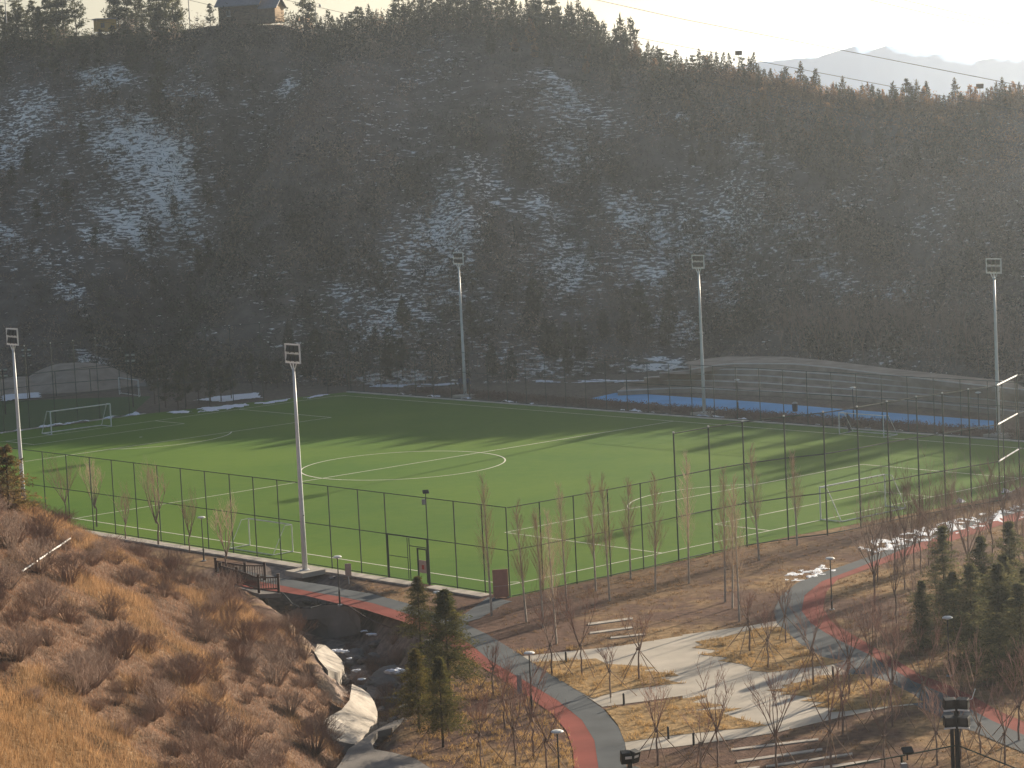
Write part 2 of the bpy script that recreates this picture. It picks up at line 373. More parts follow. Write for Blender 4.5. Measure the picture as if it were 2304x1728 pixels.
walk = G(z2, [(-60, 1700), (0, 1620), (45, 1540), (200, 1430), (300, 1375), (400, 1335), (430, 1345), (330, 1400), (235, 1425), (190, 1490), (215, 1540), (330, 1560), (480, 1600), (620, 1690)])
slabs = [(z2, (1600, 722), (1890, 684), 13), (z2, (1610, 780), (1890, 744), 11), (z2, (1745, 812), (1970, 788), 10),
         (z3, (315, 1536), (880, 1468), 12), (z3, (350, 1612), (905, 1532), 14), (z3, (540, 1645), (1100, 1562), 12), (z3, (800, 1665), (1280, 1600), 16), (z3, (60, 1700), (500, 1650), 14)]
pitch_poly = [P(-2.9, -3.3), P(9, -3.3), P(24, -2.9), P(46, -4.3), P(52, -2.5), P(60, -1.5), P(72.2, -1.5), P(71.8, 60), P(71.0, 108), P(47, 112.6), P(-2.9, 112.6)]
def sheet(name, poly, z, m, tess=True):
    me = bpy.data.meshes.new(name); tris = tessellate_polygon([[Vector((p[0], p[1], 0)) for p in poly]]); fs = []
    for a_, b_, c_ in tris:
        A_, B_, C2_ = poly[a_], poly[b_], poly[c_]; cr = (B_[0] - A_[0]) * (C2_[1] - A_[1]) - (B_[1] - A_[1]) * (C2_[0] - A_[0])
        if abs(cr) > 1e-9: fs.append((a_, b_, c_) if cr > 0 else (a_, c_, b_))
    me.from_pydata([(p[0], p[1], z) for p in poly], [], fs); me.update(); me.materials.append(m)
    o = bpy.data.objects.new(name, me); COL.objects.link(o); o['kind'] = 'structure'; return o
def slab(name, poly, z0, z1_, m, kind='structure'):
    n = len(poly); tr_ = tessellate_polygon([[Vector((p[0], p[1], 0)) for p in poly]]); mb = MB()
    mb.add([(p[0], p[1], z0) for p in poly] + [(p[0], p[1], z1_) for p in poly], [(a_, c_, b_) for a_, b_, c_ in tr_] + [(n + a_, n + b_, n + c_) for a_, b_, c_ in tr_] + [(i, (i + 1) % n, n + (i + 1) % n, n + i) for i in range(n)])
    o = mb.build(name, m)
    if kind: o['kind'] = kind
    return o

# ------------------------------------------------------------------ ground mesh
def axis(parts):
    a = []
    for lo, hi, st in parts: a.append(np.arange(lo, hi, st))
    return np.concatenate(a)
gx = axis([(-6000, -1000, 1000), (-1000, -150, 85), (-150, -60, 5), (-60, -22, 1.0), (-22, 45, .5), (45, 80, 1.5), (80, 400, 16), (400, 1200, 100), (1200, 6001, 800)])
gy = axis([(-300, 60, 40), (60, 112, 3), (112, 190, .5), (190, 330, 1.5), (330, 700, 20), (700, 8001, 365)])
X, Y = np.meshgrid(gx, gy); Z = gheight(X, Y)
n1 = fbm(X * .12, Y * .12, 41); n2 = fbm(X * .9, Y * .9, 43)
straw = np.array([.25, .165, .085]); soil = np.array([.115, .068, .050]); dark = np.array([.24, .195, .165]); dull = np.array([.115, .095, .075])
wst = np.clip((n1 - .46) * 4 + (n2 - .5) * 2.0, 0, 1)[..., None]
C_ = soil * (1 - wst) + straw * wst
bare = sm(-12, -7, -np.abs(((X - P(0, 0).x) * PX.y - (Y - P(0, 0).y) * PX.x) * 0 + 50)) * 0
# soil strip under the poplars by the goal line fence is darker and barer
dsoil, _ = segdist(X, Y, [P(-3, -7), P(20, -8), P(48, -12)])
ws = np.clip(1 - dsoil / 6, 0, 1)[..., None] * .8
C_ = C_ * (1 - ws) + (soil * .75) * ws
fr = sm(230, 275, Y)[..., None]; C_ = C_ * (1 - fr) + (dull * (0.8 + .5 * n2[..., None])) * fr
gd, _ = segdist(X, Y, gully); wg = (1 - sm(1.5, 4.5, gd))[..., None]; C_ = C_ * (1 - wg) + dark * wg
gi = np.arange(X.size).reshape(X.shape)
Fq = np.stack([gi[:-1, :-1], gi[:-1, 1:], gi[1:, 1:], gi[1:, :-1]], -1).reshape(-1, 4)
tag(mesh_np('ground', np.stack([X, Y, Z], -1).reshape(-1, 3), Fq, M['ground'], col=C_.reshape(-1, 3), smooth=True), kind='structure')

sheet('grey_path', path_grey, .008, M['asph']); sheet('red_path', path_red, .004, M['redtrack'])
sheet('grey_path', rp_grey, .008, M['asph']); sheet('red_path', rp_red, .004, M['redtrack'])
sheet('plaza', plaza, 0, M['concrete']); sheet('path_link', link, .012, M['asph'])
for b_ in beds:
    sheet('planting_bed', b_, .016, mat('bed_straw', (.30, .20, .095), .95, .4, 2.0, .06, 6, spec=.04))
slab('concrete_walk', walk, -.3, .02, M['concrete2'])
sheet('turf_pitch', pitch_poly, 0.0, M['turf'])

# ------------------------------------------------------------------ pitch lines
lm = MB(); LZ = .012
def pline(x0, y0, x1, y1, w_=.13):
    a = P(x0, y0, LZ); b = P(x1, y1, LZ); d = (b - a).normalized(); n_ = Vector((-d.y, d.x, 0)) * w_ / 2
    lm.add([a - n_, b - n_, b + n_, a + n_], [(0, 1, 2, 3)])
def parc(cx, cy, r, a0, a1, n=64, w_=.13):
    vs_ = []; 
    for i in range(n + 1):
        t = a0 + (a1 - a0) * i / n
        for rr in (r - w_ / 2, r + w_ / 2): vs_.append(P(cx + rr * math.cos(t), cy + rr * math.sin(t), LZ + .003))
    lm.add(vs_, [(2 * i, 2 * i + 1, 2 * i + 3, 2 * i + 2) for i in range(n)])
m_ = PW / 2
pline(0, 0, 0, PL); pline(PW, 0, PW, PL); LZ = .015; pline(0, 0, PW, 0); pline(0, PL, PW, PL); pline(0, PL / 2, PW, PL / 2)
for s_, y0 in ((1, 0), (-1, PL)):
    LZ = .015; pline(m_ - 20.16, y0 + s_ * 16.5, m_ + 20.16, y0 + s_ * 16.5); pline(m_ - 9.16, y0 + s_ * 5.5, m_ + 9.16, y0 + s_ * 5.5)
    LZ = .012
    for k in (20.16, -20.16): pline(m_ + k, y0, m_ + k, y0 + s_ * 16.5)
    for k in (9.16, -9.16): pline(m_ + k, y0, m_ + k, y0 + s_ * 5.5)
    a = math.acos(5.5 / 9.15); c0 = math.pi / 2 * s_
    parc(m_, y0 + s_ * 11, 9.15, c0 - a, c0 + a, 32)
    parc(m_, y0 + s_ * 11, .08, 0, 2 * math.pi, 10, .16)
parc(m_, PL / 2, 9.15, 0, 2 * math.pi, 96)
for (cx, cy, a0) in ((0, 0, 0), (PW, 0, 1), (PW, PL, 2), (0, PL, 3)): parc(cx, cy, 1, a0 * math.pi / 2, (a0 + 1) * math.pi / 2, 10)
tag(lm.build('pitch_lines', M['line']), kind='structure')

# ------------------------------------------------------------------ far hill
hq = np.concatenate([np.arange(-.45, -.22, .01), np.arange(-.22, .24, .0016), np.arange(.24, 1.15, .01)])
ht = np.concatenate([np.arange(-.04, 1.04, .0085), np.arange(1.04, 2.3, .06)])
Q, T = np.meshgrid(hq, ht); y0, y1, z1_ = hillYZ(Q); HY = y0 + (y1 - y0) * T; HX = Q * HY; HZ = hill_qt(Q, T)
HZ[0] -= 1.5
snowD = [(300, 330, 100, 55, 1), (330, 400, 75, 50, 1), (260, 480, 60, 26, 1), (210, 510, 40, 14, 1), (235, 165, 55, 26, .9), (15, 330, 35, 50, .8), (15, 505, 30, 16, .9), (150, 632, 35, 22, .9), (100, 560, 70, 40, .5), (60, 240, 70, 45, .55),
         (430, 190, 80, 40, .45), (560, 300, 90, 70, .42), (620, 190, 22, 14, .9), (450, 380, 50, 60, .4), (1200, 172, 45, 20, .8), (1250, 245, 90, 50, .62), (1240, 330, 80, 50, .6), (1040, 400, 60, 45, .65), (960, 500, 80, 50, .7), (900, 570, 100, 50, .55),
         (1150, 445, 80, 26, .65), (1390, 470, 75, 40, .85), (1500, 500, 130, 80, .6), (1600, 420, 80, 60, .5), (1455, 710, 50, 42, 1), (1400, 590, 90, 60, .6), (1200, 580, 90, 80, .6), (1090, 700, 100, 60, .5), (850, 690, 110, 70, .6), (740, 670, 70, 50, .5),
         (1560, 640, 60, 50, .6), (2080, 350, 32, 10, 1.1), (1750, 500, 70, 50, .45), (1850, 460, 60, 40, .45), (2010, 500, 60, 40, .4), (1640, 330, 60, 40, .5), (1480, 255, 22, 14, .9), (1800, 620, 50, 40, .4), (2060, 430, 50, 40, .4), (1950, 640, 50, 40, .35),
         (850, 815, 90, 10, 1.1), (1180, 780, 100, 25, .55), (640, 740, 60, 50, .5), (60, 430, 60, 60, .45), (150, 410, 60, 60, .45), (1420, 790, 60, 14, 1.0), (200, 780, 50, 14, 1), (600, 640, 80, 40, .4)]
blobs = []
for x_, y_, rx, ry, dn_ in snowD:
    h = hitD(x_, y_)
    if h: blobs.append((h[3], h[4], rx * 1.25 / 5687, ry * 1.25 / 720., min(dn_, .92)))
def snowmask(q, t):
    s = np.zeros(np.shape(q))
    for a, b, c, d, e in blobs: s = np.maximum(s, e * np.exp(-(((q - a) / c) ** 2 + ((t - b) / d) ** 2) ** 1.3 * .8))
    return np.maximum(s, .08 * (t < .93))
SN = np.minimum(snowmask(Q, T), .78) + .30 * (fbm(Q * 110, T * 16, 77) - .5) + .75 * (fbm(Q * 42, T * 7, 78) - .52)
hn = fbm(Q * 60, T * 9, 55)[..., None]
HC = np.array([.08, .07, .065]) * (1 - hn) + np.array([.17, .135, .11]) * hn
gi = np.arange(Q.size).reshape(Q.shape); Fq = np.stack([gi[:-1, :-1], gi[:-1, 1:], gi[1:, 1:], gi[1:, :-1]], -1).reshape(-1, 4)
hill = tag(mesh_np('far_hillside', np.stack([HX, HY, HZ], -1).reshape(-1, 3), Fq, M['hill'], col=HC.reshape(-1, 3), smooth=True, extra={'snow': SN.ravel()}), kind='structure')

# ------------------------------------------------------------------ foreground bank mesh
bx = np.arange(-60, -3.5, .35); by = np.arange(62, 206, .45); BX, BY = np.meshgrid(bx, by); BZ = bank_h(BX, BY)
BZ = np.maximum(BZ, gheight(BX, BY) - .6)
def bank_zone(x, y):      # 0 brown scrub .. 1 golden grass
    z = sm(.5, .62, fbm(x * .22 + y * .05, y * .12 - x * .08, 61) + .0)
    gl = (-16.2 - 1.49 * (y - 102)) - x; gold = sm(-.6, .8, gl)   # golden slope, bottom left corner
    return np.maximum(z * .8 * (1 - gold), gold)
bz = bank_zone(BX, BY)[..., None]
bn = fbm(BX * .8, BY * .8, 66)[..., None]
BC = np.array([.13, .085, .06]) * (1 - bz) + np.array([.22, .145, .08]) * bz; BC = BC * (.7 + .6 * bn); seam = np.exp(-(((-16.2 - 1.49 * (BY - 102)) - BX + 1.4) / .9) ** 2)[..., None] * (BY < 114)[..., None]; BC = BC * (1 - .55 * seam)
gi = np.arange(BX.size).reshape(BX.shape); Fq = np.stack([gi[:-1, :-1], gi[:-1, 1:], gi[1:, 1:], gi[1:, :-1]], -1).reshape(-1, 4)
tag(mesh_np('bank', np.stack([BX, BY, BZ], -1).reshape(-1, 3), Fq, M['bank'], col=BC.reshape(-1, 3), smooth=True), kind='structure')

# ------------------------------------------------------------------ scattered triangles / blades
def blades(pos, length, width, cols, lean=.5, segs=1):
    n = len(pos); az = rng.uniform(0, 2 * math.pi, n); la = rng.uniform(0, 2 * math.pi, n); ln = rng.uniform(0, lean, n)
    L = length * rng.uniform(.6, 1.3, n)
    side = np.stack([np.cos(az) * width * .5, np.sin(az) * width * .5, np.zeros(n)], -1)
    tip = pos + np.stack([np.cos(la) * ln, np.sin(la) * ln, np.ones(n)], -1) * L[:, None]
    V = np.empty((n, 3, 3)); V[:, 0] = pos - side; V[:, 1] = pos + side; V[:, 2] = tip
    Cc = np.repeat(cols[:, None, :], 3, 1).copy()
    return V.reshape(-1, 3), np.arange(3 * n).reshape(-1, 3), Cc.reshape(-1, 3)
def cloud(cent, radii, count, size, cols, flat=.5):
    N = len(cent); n = N * count
    idx = np.repeat(np.arange(N), count)
    d = rng.normal(size=(n, 3)); d /= np.linalg.norm(d, axis=1)[:, None]; r = rng.uniform(0, 1, n) ** .45
    p = cent[idx] + d * r[:, None] * radii[idx]
    s = size[idx] if hasattr(size, '__len__') else size
    A = rng.normal(size=(n, 3)); A /= np.linalg.norm(A, axis=1)[:, None]; B = rng.normal(size=(n, 3)); B /= np.linalg.norm(B, axis=1)[:, None]
    s = np.asarray(s) * rng.uniform(.6, 1.4, n)
    V = np.empty((n, 3, 3)); V[:, 0] = p; V[:, 1] = p + A * s[:, None]; V[:, 2] = p + B * s[:, None] * flat
    c = cols[idx] * rng.uniform(.75, 1.25, (n, 1)); Cc = np.repeat(c[:, None, :], 3, 1)
    return V.reshape(-1, 3), np.arange(3 * n).reshape(-1, 3), Cc.reshape(-1, 3)

Dq = lambda x_: (x_ * DD - 1152) / FPX
# brush covering the far hillside (countless)
NB = 26000
q = rng.uniform(-.215, .225, NB); t = rng.uniform(.0, 1.02, NB) ** .95
y0, y1, _ = hillYZ(q); yy = y0 + (y1 - y0) * t; xx = q * yy; zz = hill_qt(q, t)
sn_ = snowmask(q, t); keep = rng.uniform(0, 1, NB) > np.clip(sn_ * 1.0 - .2, 0, .78)
dens = fbm(q * 50, t * 8, 91); keep &= rng.uniform(0, 1, NB) < np.clip(.35 + (dens - .4) * 4, .25, 1)
xx, yy, zz, q, t = xx[keep], yy[keep], zz[keep], q[keep], t[keep]
g_ = sm(.47, .6, fbm(q * 40, t * 6, 97))[:, None]
tn = (.45 + 1.1 * fbm(q * 26, t * 5, 411))[:, None]; rs = (sm(Dq(1350), Dq(1600), q) * sm(.6, .8, t))[:, None]  # rs: right shoulder, where sunlight is put into the brush as warm brown
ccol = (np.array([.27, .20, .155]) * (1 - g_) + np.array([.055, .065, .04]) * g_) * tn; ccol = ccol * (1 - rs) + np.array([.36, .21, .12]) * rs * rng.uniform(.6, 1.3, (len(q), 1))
ccol = ccol * rng.uniform(.5, 1.5, (len(q), 1))
rr = rng.uniform(.5, 1.5, len(q)); cen = np.stack([xx, yy, zz + rr * .4], -1)
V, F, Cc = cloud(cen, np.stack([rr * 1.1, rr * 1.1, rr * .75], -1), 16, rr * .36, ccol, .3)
NB = 3600
q = rng.uniform(-.21, .22, NB); t = rng.uniform(.0, .97, NB); kk = (fbm(q * 30, t * 7, 301) > .53) & (rng.uniform(0, 1, NB) > snowmask(q, t) * .9); q, t = q[kk], t[kk]
y0, y1, _ = hillYZ(q); yy = y0 + (y1 - y0) * t; zz = hill_qt(q, t); rr = rng.uniform(.9, 2.3, len(q))
V2, F2, C2b = cloud(np.stack([q * yy, yy, zz + rr * .9], -1), np.stack([rr * .8, rr * .8, rr * 1.25], -1), 90, rr * .26, np.where(rng.uniform(0, 1, (len(q), 1)) < .7, [[.032, .038, .024]], [[.26, .20, .15]]) * rng.uniform(.6, 1.4, (len(q), 1)), .4)
NB = 3300; q = rng.uniform(-.21, .44, NB); t = 1.01 - np.abs(rng.normal(0, .045, NB)); y0, y1, _ = hillYZ(q); yy = y0 + (y1 - y0) * t; zz = hill_qt(q, t)
kk = ~(((q > Dq(440)) & (q < Dq(660))) | ((q > Dq(200)) & (q < Dq(278)))) | (t < .95); q, t, yy, zz = q[kk], t[kk], yy[kk], zz[kk]
rr = rng.uniform(.5, 1.3, len(q)) * np.where(q < Dq(700), 1.25, 1); V3, F3, C3 = cloud(np.stack([q * yy, yy, zz + rr * .8], -1), np.stack([rr * .8, rr * .8, rr * 1.2], -1), 60, rr * .28, np.where((q > Dq(1500))[:, None], [[.24, .15, .085]], [[.05, .055, .036]]) * rng.uniform(.7, 1.3, (len(q), 1)), .4)  # right crest clumps carry the sun's warm brown in their colour
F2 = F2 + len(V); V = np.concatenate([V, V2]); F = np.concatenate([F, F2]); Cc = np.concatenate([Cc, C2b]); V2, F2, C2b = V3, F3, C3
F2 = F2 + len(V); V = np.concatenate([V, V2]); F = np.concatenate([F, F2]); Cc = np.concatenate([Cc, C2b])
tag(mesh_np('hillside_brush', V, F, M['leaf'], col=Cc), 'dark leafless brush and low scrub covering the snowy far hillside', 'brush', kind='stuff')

# dry grass on the bank
NB = 400000
x = rng.uniform(-32, -4, NB); y = rng.uniform(84, 186, NB) ; z = bank_h(x, y)
m = (x > -.2 * y - 2) & (z > gheight(x, y) - .2)
x, y, z = x[m], y[m], z[m]
bzn = bank_zone(x, y); m = rng.uniform(0, 1, len(x)) < .72 + .28 * bzn
x, y, z, bzn = x[m], y[m], z[m], bzn[m]
c1 = np.array([.27, .165, .11]); c2 = np.array([.38, .24, .125])
cc = (c1 * (1 - bzn[:, None]) + c2 * bzn[:, None]) * rng.uniform(.6, 1.35, (len(x), 1))
L = .22 + .28 * bzn
V, F, Cc = blades(np.stack([x, y, z - .03], -1), L, .028 + 0 * L, cc, .7)
tag(mesh_np('bank_grass', V, F, M['blade'], col=Cc), 'tall dry golden and brown grass covering the left bank', 'grass', kind='stuff')

# tufts in the park
def pavedmask(x, y):
    m = np.zeros(len(x), bool)
    for pl_ in (path_grey, path_red, rp_grey, rp_red, link, walk): m |= inpoly(x, y, pl_)
    pz = inpoly(x, y, plaza)
    for b_ in beds: pz &= ~inpoly(x, y, b_)
    for f, a_, b_, h_ in slabs:
        pz |= inpoly(x, y, G(f, [a_, b_, (b_[0], b_[1] + h_), (a_[0], a_[1] + h_)]))
    return m | pz | inpoly(x, y, pitch_poly)
NB = 60000
x = rng.uniform(-12, 48, NB); y = rng.uniform(112, 215, NB)
d, _ = segdist(x, y, gully); z = gheight(x, y)
gn = fbm(x * .12, y * .12, 41); gf = fbm(x * 1.1, y * 1.1, 143)
bm_ = np.zeros(NB, bool)
for b_ in beds: bm_ |= inpoly(x, y, b_)
bm_ |= (y < 150) & (x > -6) & (x < 4) & (d > 4)
k = (rng.uniform(0, 1, NB) < np.where(bm_, 1.0, np.clip((gn - .42) * 3, .12, .8)) * np.clip((gf - .40) * 6, .03, 1)) & ~pavedmask(x, y) & (d > 2.2) & (x < .2 * y + 3)
x, y, z, bm_ = x[k], y[k], z[k], bm_[k]
z = np.where(bm_ & (z > -.3), .01, z)
pt = np.repeat(np.stack([x, y, z], -1), 7, 0); bmr = np.repeat(bm_, 7)
pt[:, :2] += rng.normal(0, .10, (len(pt), 2))
cc = np.where(bmr[:, None], [[.44, .29, .125]], [[.27, .17, .09]]) * rng.uniform(.6, 1.25, (len(pt), 1))
V, F, Cc = blades(pt, np.where(bmr, .20, .13), .035 + np.zeros(len(pt)), cc, 1.1)
tag(mesh_np('park_grass', V, F, M['blade'], col=Cc), 'clumps of straw coloured dormant grass on the park ground', 'grass', kind='stuff')

# ------------------------------------------------------------------ plant builders
def bare_tree(h, fork, spread, nb, twigs, r0, seed, ctrunk, ctwig, up=.75, name='bare_tree', twig_r=.0045, lvl2=5):
    R_ = random.Random(seed); root = empty(name, (0, 0, 0))
    tr = MB(); pts = [Vector((0, 0, -.2))]; 
    for i in range(1, 7): pts.append(Vector((R_.uniform(-.03, .03) * i * .5, R_.uniform(-.03, .03) * i * .5, fork * i / 6)))
    tr.tube(pts, [r0 * (1 - .35 * i / 6) for i in range(7)], 7)
    tw = MB()
    def br(p, d, L, r, lev):
        n_ = 4; q_ = [p]; dd = d.copy()
        for i in range(n_):
            dd = (dd + Vector((R_.uniform(-.16, .16), R_.uniform(-.16, .16), R_.uniform(0, .16)))).normalized(); q_.append(q_[-1] + dd * L / n_)
        (tr if lev == 0 else tw).tube(q_, [max(r * (1 - .75 * i / n_), twig_r) for i in range(n_ + 1)], 5 if lev == 0 else 3, False)
        if lev < 2:
            for k in range(lvl2 if lev == 0 else twigs):
                s_ = R_.uniform(.25, 1); i = min(int(s_ * n_), n_ - 1); pp = q_[i].lerp(q_[i + 1], s_ * n_ - i)
                a_ = R_.uniform(0, 6.28); v = Vector((math.cos(a_), math.sin(a_), R_.uniform(.2, 1.0) * up * 1.4))
                br(pp, (dd * .8 + v.normalized() * .75).normalized(), L * R_.uniform(.35, .6), r * .45, lev + 1)
    for k in range(nb):
        a_ = 6.283 * k / nb + R_.uniform(-.4, .4); zz_ = fork * R_.uniform(.85, 1.0)
        v = Vector((math.cos(a_) * spread, math.sin(a_) * spread, up + R_.uniform(0, .5))).normalized()
        br(Vector((pts[-1].x, pts[-1].y, zz_)), v, (h - fork) * R_.uniform(.75, 1.05), r0 * .55, 0)
    tr.build('trunk', ctrunk, root); tw.build('crown', ctwig, root); return root
def poplar(h, seed):
    R_ = random.Random(seed); root = empty('poplar_tree', (0, 0, 0)); tr = MB(); tw = MB()
    ln = (R_.uniform(-.25, .25), R_.uniform(-.25, .25)); pts = [Vector((ln[0] * (i / 10), ln[1] * (i / 10), -.2 + (h + .2) * i / 10)) for i in range(11)]
    tr.tube(pts, [.075 * (1 - .085 * i) for i in range(11)], 7)
    for k in range(64):
        s_ = R_.uniform(.24, .97); p = Vector((ln[0] * s_, ln[1] * s_, h * s_)); a_ = R_.uniform(0, 6.28)
        L = (1 - s_) * 1.8 + .55; d = Vector((math.cos(a_) * .42, math.sin(a_) * .42, 1)).normalized(); q_ = [p]
        for i in range(4):
            d = (d + Vector((R_.uniform(-.12, .12), R_.uniform(-.12, .12), .08))).normalized(); q_.append(q_[-1] + d * L / 4)
        tw.tube(q_, [.012, .009, .007, .005, .004], 3, False)
        for j in range(5):
            i = R_.randint(1, 3); a2 = R_.uniform(0, 6.28); d2 = (d + Vector((math.cos(a2) * .5, math.sin(a2) * .5, .3))).normalized()
            tw.tube([q_[i], q_[i] + d2 * L * .22, q_[i] + d2 * L * .42 + Vector((0, 0, L * .06))], [.005, .004, .003], 3, False)
    tr.build('trunk', M['poplar'], root); tw.build('crown', M['twigtan'], root); return root
def add_stakes(root, zt, r, n=4, seed=0):
    R_ = random.Random(seed); a0 = R_.uniform(0, 1.5)
    for k in range(n):
        a_ = a0 + k * 6.283 / n + R_.uniform(-.2, .2); rr_ = r * R_.uniform(.85, 1.2)
        MB().tube([(math.cos(a_) * rr_, math.sin(a_) * rr_, 0), (math.cos(a_) * -.06, math.sin(a_) * -.06, zt * 1.04)], .021, 6).build('stake', M['stake'], root)
    MB().tube([(0, 0, zt - .1), (0, 0, zt + .02)], .10, 8).build('tie', M['bark'], root)
def conifer(h, rmax, seed, c1, c2, ncl, tri, name='fir_tree', base=.12, taper=1.0, irr=.25, tris=26, trunk_r=.07, droop=.25):
    g = np.random.default_rng(seed); root = empty(name, (0, 0, 0))
    MB().tube([(0, 0, -.3), (0, 0, h * .55), (0, 0, h * .97)], [trunk_r, trunk_r * .6, .012], 6).build('trunk', M['trunk'], root)
    P_ = []; D_ = []; C2 = []
    nbr = ncl
    lay = max(5, int(h / .42)) 
    for k in range(nbr):
        s_ = g.uniform(0, 1) ** 1.15
        s_ = (np.floor(s_ * lay) + g.uniform(.0, .85)) / lay; s_ = min(s_, .99)
        zb = h * (base + (1 - base) * s_); R0 = rmax * (1 - s_) ** taper * (1 + irr * g.uniform(-1.5, .9)) * (.9 + .25 * math.sin(s_ * 23 + seed + g.uniform(-.4, .4))) + .03 * h * .12
        a_ = g.uniform(0, 6.283); d = np.array([math.cos(a_), math.sin(a_), 0])
        m = tris; u = g.uniform(.12, 1, m) ** .7
        pz = zb + .22 * R0 * (u - .2) * (1 if s_ > .6 else .4) - droop * R0 * u * u * (1 - s_)
        w_ = .20 * R0 * (1.1 - u)
        p = d[None] * (u * R0)[:, None]; p[:, 2] = pz
        p += g.normal(0, 1, (m, 3)) * w_[:, None] * np.array([.6, .6, .35]) + g.normal(0, .03, (m, 3))
        A = d[None] * .9 + g.normal(0, .5, (m, 3)); A[:, 2] += .1
        B = g.normal(0, .6, (m, 3)); sz = tri * g.uniform(.6, 1.4, m)[:, None]
        V = np.empty((m, 3, 3)); V[:, 0] = p; V[:, 1] = p + A * sz; V[:, 2] = p + B * sz * .55
        P_.append(V); mix = g.uniform(0, 1); tone = g.uniform(.6, 1.3)
        cc_ = (np.array(c1) * (1 - mix) + np.array(c2) * mix) * tone
        C2.append(np.repeat((cc_[None] * g.uniform(.75, 1.25, (m, 1)))[:, None, :], 3, 1))
    V = np.concatenate(P_).reshape(-1, 3); C2 = np.concatenate(C2).reshape(-1, 3)
    mesh_np('crown', V, np.arange(len(V)).reshape(-1, 3), M['leaf'], root, col=C2)
    return root
def far_conifer(h, rmax, seed, c1, c2, n, tri, name, kind='cone', rough=.3, base=.03, trunk_r=.1):
    g = np.random.default_rng(seed); root = empty(name, (0, 0, 0))
    MB().tube([(0, 0, -.4), (0, 0, h * .6), (0, 0, h * .96)], [trunk_r, trunk_r * .6, .02], 5).build('trunk', M['trunk'], root)
    if kind == 'cone':
        s_ = 1 - g.uniform(0, 1, n) ** .6 * 1.0; s_ = np.clip(s_, 0, 1); az = g.uniform(0, 6.283, n)
        prof = np.minimum(1, (1 - s_) * 1.5) ** .8 * np.clip(.55 + s_ * 2.2, 0, 1)
        R0 = rmax * prof * (1 + rough * (fbm(az * 1.6 + seed, s_ * 6 + seed, seed, 2) - .5) * 3)
        rr_ = R0 * g.uniform(.25, 1, n) ** .5
        p = np.stack([np.cos(az) * rr_, np.sin(az) * rr_, h * (base + (1 - base) * s_)], -1)
    else:
        nb = 46; bs = np.sort(g.uniform(0, 1, nb)) ** .9; ba = g.uniform(0, 6.283, nb) ; bl = rmax * (1 - bs) ** .55 * g.uniform(.55, 1.1, nb) * np.clip(.5 + bs * 2, 0, 1)
        i = g.integers(0, nb, n); u = g.uniform(.1, 1, n) ** .65
        p = np.stack([np.cos(ba[i]) * bl[i] * u, np.sin(ba[i]) * bl[i] * u, h * (base + .12 + (.86 - base) * bs[i]) + bl[i] * (u * u * .32 - .05)], -1)
        p += g.normal(0, 1, (n, 3)) * (bl[i] * .13 + .06)[:, None] * np.array([1, 1, .45])
    A = g.normal(0, 1, (n, 3)) * [.8, .8, .5]; B = g.normal(0, 1, (n, 3)) * [.8, .8, .8]
    if kind == 'cone': A[:, 2] = np.abs(A[:, 2]) * 1.8
    sz = (tri * g.uniform(.5, 1.3, n))[:, None]
    V = np.empty((n, 3, 3)); V[:, 0] = p; V[:, 1] = p + A * sz; V[:, 2] = p + B * sz * .6
    mix = fbm(p[:, 0] * 1.3 + seed, p[:, 2] * 1.1 + p[:, 1], seed)[:, None]; mix = np.clip((mix - .35) * 3, 0, 1)
    cc_ = (np.array(c1) * (1 - mix) + np.array(c2) * mix) * g.uniform(.7, 1.3, (n, 1))
    mesh_np('crown', V.reshape(-1, 3), np.arange(3 * n).reshape(-1, 3), M['leaf'], root, col=np.repeat(cc_[:, None, :], 3, 1).reshape(-1, 3))
    return root
def shrub(h, r, n, seed, m, twr=.006):
    R_ = random.Random(seed); mb = MB()
    for k in range(n):
        a_ = R_.uniform(0, 6.28); s_ = R_.uniform(0, 1) ** .7; d = Vector((math.cos(a_) * s_ * r, math.sin(a_) * s_ * r, h * (1.15 - .5 * s_ * s_) * R_.uniform(.6, 1))); 
        b = Vector((math.cos(a_) * .1 * r, math.sin(a_) * .1 * r, -.1)); mid = b.lerp(d, .5) + Vector((R_.uniform(-.1, .1), R_.uniform(-.1, .1), .1)) * r
        mb.tube([b, mid, d], [twr * 2, twr * 1.3, twr * .7], 3, False)
        for j in range(3):
            e = mid.lerp(d, R_.uniform(0, .8)); mb.tube([e, e + Vector((R_.uniform(-.3, .3) * r, R_.uniform(-.3, .3) * r, R_.uniform(.1, .4) * h))], [twr, twr * .6], 3, False)
    return mb
used = {}
def place(proto, loc, label, cat, group=None, rz=None, sc=1.0):
    if proto.name not in used: used[proto.name] = 1; o = proto
    else: o = copy_tree(proto)
    o.location = loc; o.rotation_euler = (0, 0, random.uniform(0, 6.28) if rz is None else rz)
    o.scale = (sc, sc, sc) if not hasattr(sc, '__len__') else sc
    return tag(o, label, cat, group)

